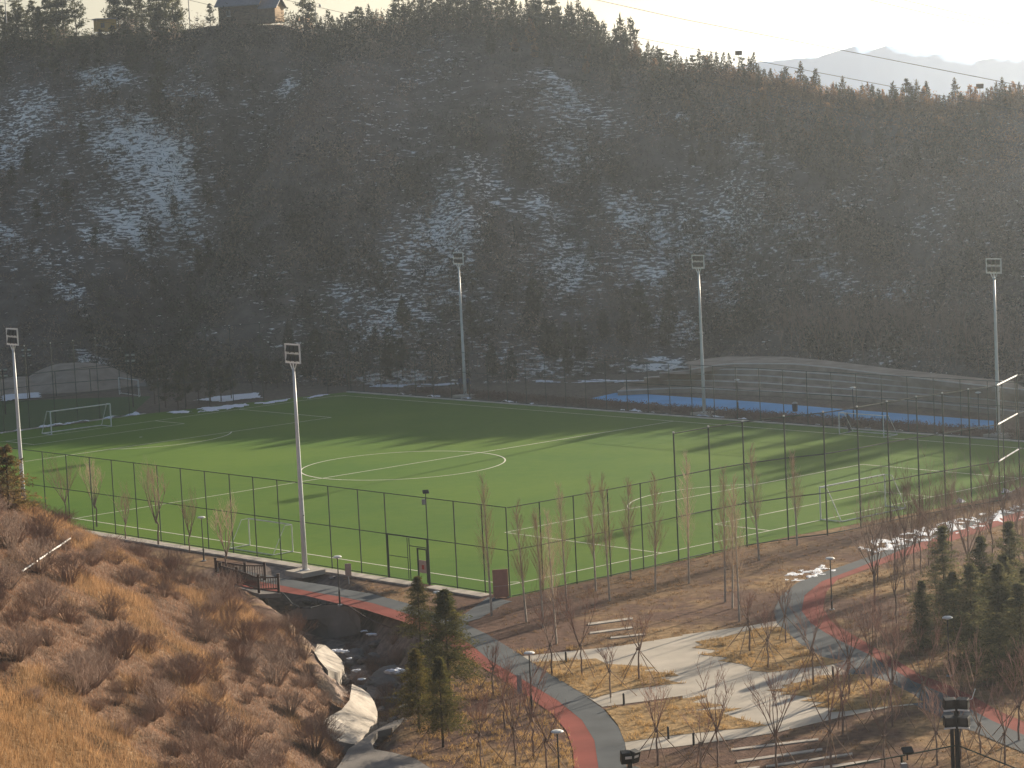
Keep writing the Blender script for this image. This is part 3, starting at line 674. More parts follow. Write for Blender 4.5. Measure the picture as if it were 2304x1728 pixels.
# ------------------------------------------------------------------ staked young trees in the park
st = []
for i in range(8):
    r_ = bare_tree(3.3 + .2 * i, 1.8, .42 + .05 * (i % 4), 4 + i % 3, 5, .055, 100 + i, M['bark'], M['twigred'], .8, 'young_tree', lvl2=6); add_stakes(r_, 1.75, 1.35, 4, i); st.append(r_)
sites = [
 ('bare staked young tree between the red path and the evergreens', [(z2, 985, 1195), (z2, 1060, 1400), (z2, 905, 1650), (z2, 1330, 1680), (z2, 1245, 1590), (z2, 1130, 1640)]),
 ('bare staked young tree on the straw bed beside the grey curve', [(z2, 1365, 1060), (z2, 1560, 1060), (z2, 1745, 1200), (z2, 1930, 1085)]),
 ('bare staked young tree in the straw grass at the bottom of the park', [(z2, 2050, 1640), (z3, 118, 1690), (z3, 230, 1650), (z3, 610, 1680), (z3, 965, 1680), (z3, 1310, 1700)]),
 ('bare staked young tree on the bed at the bend of the right path', [(z3, 435, 900), (z3, 555, 1010), (z3, 670, 850), (z3, 848, 1120)]),
 ('bare staked young tree along the pale plaza near the black floodlight', [(z3, 1080, 1180), (z3, 1225, 1120), (z3, 1360, 1385), (z3, 1565, 1310), (z3, 1040, 1450), (z3, 1360, 1130)]),
 ('bare staked young tree at the lower right beside the fading path', [(z3, 1650, 1640), (z3, 1930, 1560), (z3, 2090, 1640), (z3, 2180, 1480), (z3, 1800, 1600)])]
k = 0
for lab, L_ in sites:
    for f, x_, y_ in L_:
        p = at(*f(x_, y_)); s_ = random.uniform(.88, 1.1); place(st[k % 8], p, lab, 'tree', 'bare young trees propped with stakes', sc=(s_, s_, s_ * random.uniform(.88, 1.15))); k += 1
# poplars along the goal-line fence
pop = [poplar(8.2, 1), poplar(7.4, 2), poplar(6.6, 3)]
pl_ = [(z2, 975, 670, 0, 'pale slender poplar in front of the red board at the pitch corner'), (z2, 1200, 712, 1, 'second pale poplar right of the red board at the pitch corner'), (z2, 1310, 745, 2, None), (z2, 1395, 852, 0, 'nearest pale poplar, standing in a round straw bed above the plaza'),
       (z2, 1465, 640, 0, None), (z2, 1650, 512, 1, None), (z2, 1740, 572, 0, None), (z2, 1875, 432, 2, None), (z2, 2035, 512, 1, None), (z3, 40, 462, 0, None), (z3, 275, 582, 0, 'left of three clustered pale poplars by the mulch rings'), (z3, 322, 622, 1, 'middle of three clustered pale poplars by the mulch rings'),
       (z3, 368, 706, 0, 'right of three clustered pale poplars by the mulch rings'), (z3, 497, 312, 1, 'pale poplar right of the cluster, close to the fence'), (z3, 743, 218, 2, 'short brown poplar beside the goal line fence')]
for f, x_, y_, i, lab in pl_:
    p = at(*f(x_, y_)); place(pop[i], p, lab or 'pale slender leafless poplar in the row before the goal line fence', 'tree', 'poplars outside the goal line fence', sc=random.uniform(.92, 1.08))
    # mulch ring
ring = MB()
# thin trees in the wood at right
wd = [bare_tree(5.6, 2.2, .42, 6, 5, .06, 300 + i, M['bark'], M['twigbrown'], 1.0, 'bare_tree', lvl2=6) for i in range(3)]
for x_, y_ in [(1240, 480), (1265, 455), (1375, 440), (1440, 505), (1500, 380), (1545, 395), (1595, 350), (1725, 300), (1745, 310), (1850, 260), (2010, 330), (2080, 180), (2150, 300), (2185, 380), (1385, 720), (1245, 640), (1650, 640), (1520, 820), (1860, 520), (1440, 330), (1950, 420), (1700, 450), (2250, 250), (2230, 500)]:
    p = at(*z3(x_, y_)); place(wd[k % 3], p, 'thin leafless tree in the open wood right of the curved path', 'tree', 'leafless trees in the wood', sc=random.uniform(.8, 1.05)); k += 1
# saplings along the near fence behind the bank
sv = [bare_tree(4.6, 1.7, .5, 6, 6, .07, 400 + i, M['bark'], M['twigtan'], 1.0, 'bare_tree', lvl2=6) for i in range(2)]
for (U_, V_), lab, sc_ in [((149, 1175), 'bare sapling outside the near fence, farthest left', .95), ((218, 1185), 'bare sapling outside the near fence above the small dark conifer', 1.0), ((283, 1215), 'small bare sapling outside the near fence', .75), ((357, 1228), 'reddish bare sapling with props outside the near fence', 1.15),
                          ((427, 1243), 'small wrapped sapling beside the first park lamp', .8), ((511, 1300), 'bare wrapped sapling by the bridge railing', 1.0)]:
    o = place(sv[k % 2], at(U_, V_), lab, 'tree', 'saplings outside the near fence', sc=sc_); k += 1
# evergreens in the middle foreground
fg = [conifer(4.3, 1.5, 11, (.05, .06, .022), (.17, .14, .04), 1000, .065, 'fir_tree', .2, .8, .4, 26), conifer(5.0, 1.95, 12, (.04, .055, .022), (.14, .12, .035), 1500, .07, 'fir_tree', .18, .75, .4, 26), conifer(4.0, 1.45, 13, (.06, .065, .02), (.19, .14, .035), 950, .065, 'fir_tree', .2, .8, .4, 26)]
for i, (x_, y_, lab, sc_) in enumerate([(515, 885, 'upper left fir of the clump, beside the red path', 1.0), (700, 1185, 'tallest dark fir of the clump beside the running path', 1.15), (505, 1412, 'yellowish fir at the left of the clump, by the gully', 1.05), (660, 1522, 'lowest fir of the clump standing in a ring of mulch', 1.05)]):
    o = place(fg[[0, 1, 2, 0][i]], at(*z2(x_, y_)), lab, 'fir tree', 'firs in the middle foreground', sc=sc_)
    if i > 1: add_stakes(o, 1.6, 1.2, 3, 50 + i)
fr_ = [conifer(5.4, 1.8, 21 + i, (.065, .075, .04), (.19, .17, .08), 900, .085, 'fir_tree', .05, .7, .6, 28) for i in range(3)]
for x_, y_, lab, sc_ in [(1560, 900, 'small dark fir at the left edge of the right wood', .75), (1700, 700, 'dark fir near the lamp in the right wood', .95), (1760, 830, 'dark fir behind the right wood lamp', .9), (1950, 760, 'dark fir in the middle of the right wood', .95), (1880, 990, 'broad fir low in the right wood', 1.0), (2060, 1060, 'sunlit olive fir low in the right wood', 1.1), (2130, 690, 'upright dark fir high in the right wood', 1.05), (2200, 1120, 'olive fir at the right edge of the photo', 1.15), (2230, 840, 'dark fir at the right edge behind the olive one', 1.0), (2090, 880, 'dark fir between the olive ones', .95), (2290, 980, 'fir cut by the right edge of the photo', 1.1)]:
    place(fr_[k % 3], at(*z3(x_, y_)), lab, 'fir tree', 'firs in the right wood', sc=(sc_ * random.uniform(.85, 1.2), sc_ * random.uniform(.85, 1.2), sc_ * random.uniform(.72, 1.1))); k += 1

# ------------------------------------------------------------------ shrubs on the bank
shm = [shrub(1.05, .95, 85, 500 + i, None, .0045).build('bank_shrub', M['twigbrown'] if i % 2 else mat('grey_twig', (.25, .175, .135), .9, .3, 1.5)) for i in range(4)]
pts_ = []
tries = 0
while len(pts_) < 295 and tries < 30000:
    tries += 1
    y_ = random.uniform(92, 184); x_ = random.uniform(-.2 * y_ - 1, -5)
    z_ = float(bank_h(np.array([x_]), np.array([y_]))[0])
    if z_ < -.9 or (y_ < 112 and float(bank_zone(np.array([x_]), np.array([y_]))[0]) > .7): continue
    if float(fbm(np.array([x_ * .2]), np.array([y_ * .2]), 88)[0]) < .40: continue
    if any((x_ - a) ** 2 + (y_ - b) ** 2 < 1.3 for a, b, c in pts_): continue
    pts_.append((x_, y_, z_))
for i, p in enumerate(pts_):
    o = shm[i % 4]
    if i >= 4: o = o.copy(); COL.objects.link(o)
    s_ = random.choice((random.uniform(.4, .8), random.uniform(.7, 1.6))); o.location = p; o.rotation_euler = (0, 0, random.uniform(0, 6.28)); o.scale = (s_ * random.uniform(.8, 1.4), s_ * random.uniform(.8, 1.4), s_ * random.uniform(.7, 1.2))
    tag(o, 'leafless brown twiggy shrub growing on the dry bank', 'shrub', 'leafless shrubs on the dry bank')
for (U_, V_, Y_, s_, lab) in [(20, 1130, 150, 1.35, 'olive pine cut by the left edge atop the bank'), (205, 1165, 176, .5, 'small dark conifer at the top of the bank below the saplings'), (310, 1225, 165, .55, 'low spreading olive pine on the bank crest'), (400, 1262, 160, .55, 'low olive pine on the bank just above the bridge')]:
    p = atd(U_, V_, Y_); zz_ = float(bank_h(np.array([p.x]), np.array([Y_]))[0]); p.z = zz_
    if 'small' in lab or 'left edge' in lab:
        c_ = conifer(2.6, 1.5, 600 + U_, (.10, .085, .03), (.24, .16, .07), 260, .10, 'pine_tree', .02, .8, .4, 24)
    else: c_ = conifer(2.0, 2.2, 600 + U_, (.09, .085, .03), (.20, .15, .06), 240, .10, 'pine_tree', .0, .6, .4, 24)
    c_.location = p; c_.scale = (s_, s_, s_); tag(c_, lab, 'pine', 'pines on the bank')

# ------------------------------------------------------------------ conifers of the far hill
pines = [far_conifer(5.4 + .5 * i, 2.0, 700 + i, (.035, .045, .028), (.085, .085, .045), 1500, .26, 'pine_tree', 'pine', base=.05 + .04 * i) for i in range(4)]
cyps = [far_conifer(4.6 + .3 * i, .95, 720 + i, (.035, .042, .028), (.075, .068, .042), 1100, .24, 'cypress_tree') for i in range(4)]
suntint_cyps = [far_conifer(4.4, 1.05, 740 + i, (.13, .085, .05), (.32, .19, .10), 1000, .24, 'cypress_tree') for i in range(3)]  # low side sun on the ridge painted into the crown colours
def hilltree(Uq, t, proto, sc, lab, grp, cat):
    y0, y1, _ = hillYZ(Uq); Yh = float(y0 + (y1 - y0) * t); z_ = float(hill_qt(np.array([Uq]), np.array([t]))[0])
    return place(proto, (Uq * Yh, Yh, z_ - .15), lab, cat, grp, sc=sc)
# named large trees
for x_, y_, s_, lab in [(345, 108, 1.25, 'tallest broad pine on the left skyline, left of the cabin'), (166, 78, 1.15, 'flat topped pine on the skyline left of the yellow hut'), (455, 52, .55, 'small pine against the sky at the left wall of the cabin'), (345, 245, 1.15, 'sunlit olive pine standing alone on the snowy left slope'),
                    (25, 80, .9, 'pine on the skyline at the far left edge'), (90, 88, .85, 'second pine on the skyline from the left edge'), (1505, 152, .75, 'dark pine rising above the right ridge line'), (1960, 240, .7, 'dark round pine on the low right saddle')]:
    h = hitD(x_, y_ + 6) or hitD(x_, y_ + 14)
    if h: place(pines[k % 4], (h[0], h[1], h[2] - .2), lab, 'pine', 'pines of the far hill', sc=(s_, s_, s_ * 1.05)); k += 1
# skyline rows
R_ = random.Random(5); nr = 0
x_ = -20.
while x_ < 2240:
    left = x_ < 700
    if 440 < x_ < 690 or 195 < x_ < 280: x_ += 16; continue
    pr_ = R_.choice(pines if left else (cyps + pines[:1])) if x_ < 1600 else R_.choice(cyps + suntint_cyps)
    s_ = R_.uniform(.75, 1.45) if left else (R_.uniform(.75, 1.35) if x_ < 1400 else R_.uniform(.4, .85))
    if 700 < x_ < 900: s_ *= .7
    hilltree(Dq(x_) , R_.uniform(.965, 1.01), pr_, s_, ('dark pine in the row along the left skyline' if left else 'narrow dark cypress in the row along the centre ridge') if x_ < 1600 else 'small conifer in the row along the low right ridge', 'conifers along the skyline', 'conifer'); nr += 1
    x_ += R_.uniform(9, 20) if left else R_.uniform(6, 15)
# upper slope and lower slope conifers
def scatter(n, x0, x1, t0, t1, protos, s0, s1, lab, grp):
    for i in range(n):
        hilltree(Dq(R_.uniform(x0, x1)), R_.uniform(t0, t1), R_.choice(protos), R_.uniform(s0, s1), lab, grp, 'conifer')
scatter(30, 0, 420, .80, .95, pines, .5, .85, 'dark pine on the upper left slope below the skyline', 'pines of the upper left slope')
scatter(18, 1000, 1500, .84, .97, cyps + suntint_cyps, .6, 1.0, 'conifer in the band just below the centre summit', 'conifers below the summit')
scatter(26, 1500, 2212, .72, .97, suntint_cyps + cyps[:2], .5, .85, 'conifer painted sunlit brown on the shoulder of the right ridge', 'sun-tinted conifers of the right ridge')
scatter(16, 1480, 2150, .60, .8, cyps, .5, .8, 'dull green conifer midway down the right slope', 'conifers of the right slope')
scatter(14, 0, 650, .35, .75, pines, .5, .75, 'scattered dark pine on the left slope between snow patches', 'scattered pines of the left slope')
scatter(26, 560, 1500, .01, .16, pines + cyps, .7, 1.0, 'dark conifer at the foot of the hill behind the far touchline', 'conifers at the hill foot')
# off to the right, the ridge that throws its shadow over the far side of the pitch
for i in range(46):
    q_ = R_.uniform(.20, .52); hilltree(q_, R_.uniform(.97, 1.02), R_.choice(pines), R_.uniform(.5, .8) if q_ < .30 else R_.uniform(.6, 1.3), 'conifer on the ridge beyond the right edge', 'conifers beyond the right edge', 'conifer')
# firs behind the left end of the far touchline
for x_, y_, s_ in [(335, 872, 1.0), (358, 880, 1.05), (385, 885, .9), (402, 878, 1.05), (430, 872, .9), (455, 868, .9), (478, 868, 1.0), (500, 862, .85), (545, 845, .8), (600, 838, .75), (640, 836, .8), (575, 842, .7)]:
    place(pines[k % 4], dn(x_, y_), 'dark fir in the clump behind the left corner of the pitch', 'fir tree', 'firs behind the left corner', sc=(s_ * .75, s_ * .75, s_ * .8)); k += 1

# bare trees on the terrace side
bt = bare_tree(8, 2.5, .4, 6, 4, .09, 900, M['twigbrown'], M['twigbrown'], 1.1, 'bare_tree', .012, lvl2=6)
for i, x_ in enumerate(np.linspace(1690, 2200, 26)):
    q_ = Dq(x_ + R_.uniform(-8, 8)); hilltree(q_, R_.uniform(.03, .09), bt, R_.uniform(.6, .85), 'tall grey leafless tree in the row above the grass terraces', 'leafless trees above the terraces', 'tree')

# ------------------------------------------------------------------ floodlight masts
def flood_mast(loc, face, label):
    r = empty('floodlight_mast', loc, face, label, 'floodlight', 'white floodlight masts round the pitch')
    H = 14.3
    MB().box((0, 0, .12), (2.0, 2.0, .34)).build('base', M['concrete'], r, .02)
    MB().tube([(0, 0, .29), (0, 0, .33)], .32, 16).build('flange', M['mastpaint'], r)
    MB().tube([(0, 0, .3), (0, 0, 5), (0, 0, 10), (0, 0, H)], [.19, .16, .125, .09], 12).build('pole', M['mastpaint'], r, smooth=True)
    b = MB()
    for s_ in (-1, 1): b.tube([(0, 0, H - .35), (s_ * .38, 0, H + .36)], .04, 6)
    b.tube([(0, 0, H - .1), (0, 0, H + .36)], .05, 6); b.build('bracket', M['white'], r)
    f = MB(); z0, z1b, hw = H + .36, H + 1.62, .84
    f.box((0, 0, z0), (2 * hw, .10, .09)); f.box((0, 0, z1b), (2 * hw, .10, .09)); f.box((0, 0, (z0 + z1b) / 2), (2 * hw - .1, .06, .05))
    for s_ in (-1, 1): f.box((s_ * (hw - .04), 0, (z0 + z1b) / 2), (.08, .09, z1b - z0 - .09))
    f.build('frame', M['white'], r)
    for zz_ in (z0 + .33, z0 + .95):
        for xx_ in (-.50, 0, .50):
            l = MB().box((xx_, .02, zz_), (.36, .16, .40), 0, rad(-18)).build('floodlight', M['black_metal'], r, .02)
            MB().box((xx_, .115, zz_ - .03), (.28, .012, .33), 0, rad(-18)).build('lens', M['lampglass'], l)
            MB().box((xx_, -.05, zz_ - .235), (.30, .05, .03)).build('bracket', M['white'], l)
    MB().box((0, 0, H - 10.2), (.42, .05, .07)).build('clamp', M['black_metal'], r)
    return r
FA = PANG - math.pi / 2
flood_mast(P(-5.2, 15.4), PANG - math.pi / 2 + math.pi * 0 , 'nearest white floodlight mast on a pale base beside the near fence')
flood_mast(P(-5.2, 52), PANG - math.pi / 2, 'white floodlight mast at the left edge rising behind the bank')
for y_, lab in ((90.1, 'white floodlight mast behind the far touchline, near two walkers'), (53.6, 'white floodlight mast at the left end of the blue court'), (17.1, 'white floodlight mast behind the far right corner of the pitch')):
    flood_mast(P(73.8, y_), PANG + math.pi / 2, lab)

def quad_light(loc, H, rz, label, grp='black poles with four floodlights'):
    r = empty('floodlight_pole', loc, rz, label, 'floodlight', grp)
    MB().tube([(0, 0, 0), (0, 0, H)], [.09, .06], 8).build('pole', M['black_metal'], r)
    f = MB().box((0, 0, H - .1), (.9, .06, .06)); f.box((0, 0, H - .75), (.9, .06, .06)); f.build('crossarm', M['black_metal'], r)
    for zz_ in (H - .02, H - .67):
        for xx_ in (-.34, .34):
            l = MB().box((xx_, -.1, zz_ + .12), (.42, .26, .3), 0, rad(25)).build('floodlight', M['black_metal'], r, .015)
            MB().box((xx_, -.27, zz_ + .10), (.40, .02, .20), 0, rad(25)).build('rim', M['lampwhite'], l)
    return r
quad_light(atd(12 * DD, 935 * DD, 293) * 1.0, 1, 0, '') if False else None
for (x_, yb, yt), lab in [((12, 895, 800), 'left of three dark poles with four lamps by the second court'), ((64, 862, 757), 'middle of three dark poles with four lamps by the second court'), ((288, 880, 768), 'right of three dark poles with four lamps, before the dark firs')]:
    p = dn(x_, yb); Hh = atd(x_ * DD, yt * DD, p.y).z; quad_light(p, Hh, 0.1, lab)

# near bottom right: corner pole of the second cage fence
cor = at(2068 * DD, 1608 * DD, 5.87)
r = empty('floodlight_pole', (cor.x, cor.y, 0), -.15, 'black pole with four back to back floodlights at the bottom right fence corner', 'floodlight')
top = atd(2065 * DD, 1512 * DD, cor.y).z
MB().tube([(0, 0, 0), (0, 0, top - .1)], .10, 10).build('pole', M['black_metal'], r)
MB().tube([(-.19, .05, 0), (-.19, .05, top - .9)], .08, 10).build('back_pole', M['black_metal'], r)
for zz_ in (top - .22, top - .92):
    for s_, a_ in ((-1, .3), (1, -.35)):
        l = MB().box((s_ * .26, -.05, zz_ + .1), (.46, .30, .40), a_, rad(12)).build('floodlight', M['black_metal'], r, .02)
        MB().box((s_ * .27, -.22, zz_ - .14), (.46, .03, .06), a_).build('rim', M['white'], l)
        MB().box((s_ * .26, -.215, zz_ + .13), (.26, .02, .26), a_, rad(12)).build('lens', M['lampglass'], l)
MB().tube([(.3, .05, top - .1), (.62, .1, top + .02), (.75, .1, top + .4)], .02, 6).build('aerial', M['white'], r)

def post_light(loc, z, label, s_=1.0):
    r = empty('fence_floodlight', loc, 0.2, label, 'floodlight', 'small floodlights on fence tops')
    MB().tube([(0, 0, z), (0, 0, z + .28)], .03, 6).build('arm', M['black_metal'], r)
    MB().box((.02, 0, z + .38), (.42 * s_, .30, .09), 0, rad(35)).build('lamp', M['black_metal'], r, .01)
    MB().box((-.16, -.02, z - .28), (.22, .2, .36)).build('control_box', M['grey_metal'], r, .01)
    return r
post_light(P(-2.92, 4.7), 5.87, 'small solar floodlight with grey box above the gate of the near fence')
pn = at(1960 * DD, 1642 * DD, 5.87); post_light((pn.x, pn.y, 0), 5.87, 'small floodlight with box on the bottom right fence rail', 1.0)
# pair of floodlights whose pole leaves the frame at the bottom
pb = at(1365 * DD, 1742 * DD, 5.87); tp = atd(1365 * DD, 1640 * DD, pb.y).z
r = empty('floodlight_pole', (pb.x, pb.y, 0), .5, 'black pole with stacked floodlights cut by the bottom edge on the grey path', 'floodlight')
MB().tube([(0, 0, 0), (0, 0, tp)], .09, 10).build('pole', M['black_metal'], r)
for zz_ in (tp + .1, tp - .55):
    for s_ in (-1, 1):
        l = MB().box((s_ * .16, -.04 * s_, zz_), (.34, .30, .44), s_ * .35, rad(15)).build('floodlight', M['black_metal'], r, .02)
        MB().box((s_ * .17, -.2, zz_ + .02), (.24, .02, .10), s_ * .35, rad(15)).build('rim', M['lampwhite'], l)

# ------------------------------------------------------------------ fences
def cage(name, pts, H, rails, label, posts=None, r=.042, m=M['green_metal'], cap=False, grp='dark green cage fences'):
    root = empty(name, pts[0], 0, label, 'fence', grp); o0 = Vector(pts[0])
    L_ = [Vector(p) - o0 for p in pts]
    for p in (posts or pts):
        q_ = Vector(p) - o0
        po = MB().tube([(q_.x, q_.y, 0), (q_.x, q_.y, H)], r, 8).build('post', m, root)
        if cap: MB().tube([(q_.x, q_.y, H), (q_.x, q_.y, H + .10)], r * 1.3, 8).build('cap', M['lampwhite'], po)
    for z_ in rails:
        MB().tube([Vector((q_.x, q_.y, z_)) for q_ in L_], r * .72, 6).build('rail', m, root)
    mb = MB()
    for a_, b_ in zip(L_[:-1], L_[1:]): mb.add([(a_.x, a_.y, .05), (b_.x, b_.y, .05), (b_.x, b_.y, H), (a_.x, a_.y, H)], [(0, 1, 2, 3)])
    mb.build('mesh_panel', M['mesh'], root)
    return root
ny = [-3.3, -.9, 1.9, 4.7, 9.1, 12.0, 15.3, 18.3, 21.2, 24.1, 27, 30.1, 33.2, 36.3, 39.4, 42.5, 45.6, 49, 52.5, 56, 59.5, 63, 66.5, 70]
ny += [73.5 + 3.3 * i for i in range(12)]
npst = [P(-2.92, y_) for y_ in ny]
cage('near_fence', [npst[0], npst[3]], 5.87, [5.84, 3.05, .12], 'short dark green fence run between the gate and the pitch corner', posts=npst[:4])
cage('near_fence', [npst[4], npst[-1]], 5.87, [5.84, 3.05, .12], 'long dark green mesh fence along the near touchline, left of the gate', posts=npst[4:])
# gate bay
g0, g1 = npst[3], npst[4]; gr = empty('gate', g0, 0, 'dark green gate bay with a notice on its door in the near fence', 'gate'); d_ = (g1 - g0); L_ = d_.length; u_ = d_ / L_
def gp(s_, z_): v = u_ * s_; return (v.x, v.y, z_)
MB().tube([gp(0, 5.84), gp(L_, 5.84)], .03, 6).build('top_rail', M['green_metal'], gr)
MB().tube([gp(0, 3.05), gp(L_, 3.05)], .05, 6).build('lintel', M['green_metal'], gr)
MB().box(gp(.06, 1.55), (.1, .14, 3.1), PANG).build('gate_post', M['green_metal'], gr)
MB().box(gp(L_ - .06, 1.55), (.1, .14, 3.1), PANG).build('gate_post', M['green_metal'], gr)
lf = MB().tube([gp(L_ - .15, 0.1), gp(L_ - .15, 2.98)], .03, 6); lf.tube([gp(2.2, .1), gp(2.2, 2.98)], .03, 6); lf.tube([gp(2.2, 1.6), gp(L_ - .15, 1.6)], .025, 6); lf.tube([gp(2.2, .1), gp(L_ - .15, .1)], .025, 6)
lf.build('gate_leaf', M['green_metal'], gr)
dr = MB().tube([gp(2.0, .1), gp(2.0, 2.98)], .035, 6); dr.tube([gp(.15, 2.45), gp(2.0, 2.45)], .03, 6); dr.tube([gp(1.15, .1), gp(1.15, 2.35)], .07, 6); dr.tube([gp(.22, .1), gp(.22, 2.35)], .06, 6); dr.tube([gp(.15, 2.33), gp(1.2, 2.33)], .05, 6)
dr = dr.build('door', M['grey_metal'] if False else M['green_metal'], gr)
nb_ = MB().box(gp(.68, 1.15), (.03, .74, .85), PANG).build('notice', M['signface'], dr)
MB().box((gp(.62, 1.12)[0] - PX.x * .03, gp(.62, 1.12)[1] - PX.y * .03, 1.12), (.02, .24, .3), PANG).build('red_mark', M['signred'], nb_)
mb = MB().add([gp(0, .05), gp(L_, .05), gp(L_, 5.84), gp(0, 5.84)], [(0, 1, 2, 3)]); mb.build('mesh_panel', M['mesh'], gr)

lowp = [P(-2.92, -3.45), P(-.2, -3.5), P(2.8, -3.5), P(5.9, -3.5), P(9, -3.45), P(12.5, -3.25)]
cage('goal_line_fence', lowp, 5.87, [5.84, 3.05, .1], 'lower dark green fence behind the right goal line, at the pitch corner', posts=lowp[1:-1])
tall = [P(12.6, -3.2), P(16.1, -3.1), P(19.4, -3.2), P(22.9, -3.9), P(25.9, -4.9), P(29.3, -5.1), P(32.7, -5.0), P(35.9, -5.1), P(38.5, -5.4), P(41.3, -5.6), P(44.3, -5.9)]
cage('tall_fence', tall, 8.8, [8.77, 5.84, 3.05, .1], 'tall dark green ball fence behind the right goal', posts=tall[:-1], cap=True, r=.055)
c2_ = [P(44.3, -5.9), P(46.6, -4.6), P(50.4, -3.1)]
cage('tall_fence', c2_, 8.8, [.1], 'angled end of the tall fence with bright rails', posts=c2_, cap=True)
rt = bpy.data.objects[[o.name for o in COL.objects if o.get('label') == 'angled end of the tall fence with bright rails'][0]]
for z_ in (8.8, 5.84, 3.05):
    a_ = Vector((0, 0, z_)); b_ = Vector(c2_[2]) - Vector(c2_[0]) + Vector((0, 0, z_))
    MB().tube([a_ + PX * -.08, b_ + PX * -.08], .06, 8).build('glint_rail', M['railglint'], rt)
c3_ = [P(50.5, -3.05), P(54, -2.9), P(58, -2.8), P(62, -2.6), P(67, -2.4), P(72.6, -2.2)]
cage('tall_fence', c3_, 8.8, [8.77, 5.84, 3.05], 'tall fence beyond the bright rails towards the far right corner', cap=True)
fp = [P(72.6 - (y_ - 5) * .006, y_) for y_ in np.arange(5, 110, 3.05)]
cage('far_fence', [fp[0], fp[-1]], 5.2, [5.17, 3.0, .1], 'dark mesh fence along the far touchline', posts=fp)
ltp = [P(x_, 113.2 - max(0, x_ - 42) * .17) for x_ in (-2.9, 2, 7, 12, 17, 22, 26, 29.5, 32.6, 35.8, 38.6, 41.4, 44.9, 48.4, 51.5, 54.4, 57.3, 61, 65, 69, 72)]
cage('left_fence', ltp, 8.8, [8.77, 5.8, 3.0], 'tall ball fence behind the left goal with pale post caps', cap=True)
# fence at bottom right
pa = at(1300 * DD, 1752 * DD, 5.87); pc_ = at(2330 * DD, 1712 * DD, 5.87)
pa, pc_ = [Vector((p.x, p.y, 0)) for p in (pa, pc_)]; cc_ = Vector((cor.x, cor.y, 0))
ps = [pa.lerp(cc_, i / 6) for i in range(6)] 
cage('cage_fence', [pa, cc_], 5.87, [5.84, 3.0], 'top of a dark fence running left from the bottom right floodlight pole', posts=ps)
cage('cage_fence', [cc_ + (pc_ - cc_) * .02, pc_], 5.87, [5.84, 3.0], 'top of a dark fence running right from the bottom right floodlight pole', posts=[cc_.lerp(pc_, .5), pc_])
# kerb along near fence and pads
def ppoly(L_): return [P(*q_) for q_ in L_]
for y0_, y1_, lab in ((5.5, 30, 0), (30.02, 66, 0), (-1.9, 3.9, 0)):
    slab('kerb_strip', ppoly([(-4.15, y0_), (-3.15, y0_), (-3.15, y1_), (-4.15, y1_)]), -.1, .10, M['apron'])
slab('edge_kerb', ppoly([(72.15, -1), (72.45, -1), (71.5, 108), (71.2, 108)]), -.1, .08, M['coping'])
slab('edge_kerb', ppoly([(-2.9, 112.65), (47, 112.65), (47, 112.9), (-2.9, 112.9)]), -.1, .08, M['coping'])

# ------------------------------------------------------------------ goals
def goal(a, b, back, H, depth, label, r=.06, topd=None, name='football_goal'):
    a = Vector(a); b = Vector(b); back = Vector(back).normalized(); topd = depth * .35 if topd is None else topd
    root = empty(name, a, 0, label, 'goal', 'football goals'); b = b - a; a = Vector((0, 0, 0)); up_ = Vector((0, 0, H)); g = Vector((0, 0, r))
    MB().tube([a, a + up_], r, 10).build('post', M['white'], root); MB().tube([b, b + up_], r, 10).build('post', M['white'], root)
    MB().tube([a + up_, b + up_], r, 10).build('crossbar', M['white'], root)
    for p in (a, b):
        MB().tube([p + up_, p + up_ + back * topd, p + back * depth + g], r * .55, 8).build('side_stay', M['white'], root)
        MB().tube([p + g, p + back * depth + g], r * .7, 8).build('ground_bar', M['white'], root)
    MB().tube([a + back * depth + g, b + back * depth + g], r * .8, 8).build('back_bar', M['white'], root)
    return root
goal(P(m_ - 3.66, PL), P(m_ + 3.66, PL), PY, 2.44, 1.9, 'large white goal at the left end of the pitch')
goal(P(m_ - 3.66, 0), P(m_ + 3.66, 0), -PY, 2.44, 2.0, 'large white goal behind the tall fence at the right end')
goal(P(0, 29), P(0, 23.7), -PX, 2.0, 1.8, 'small white goal on the near touchline behind the fence', .045)
goal(P(68.7, 31.4), P(68.7, 26.1), PX, 2.0, 1.9, 'small white goal on the far touchline with a person inside', .045)

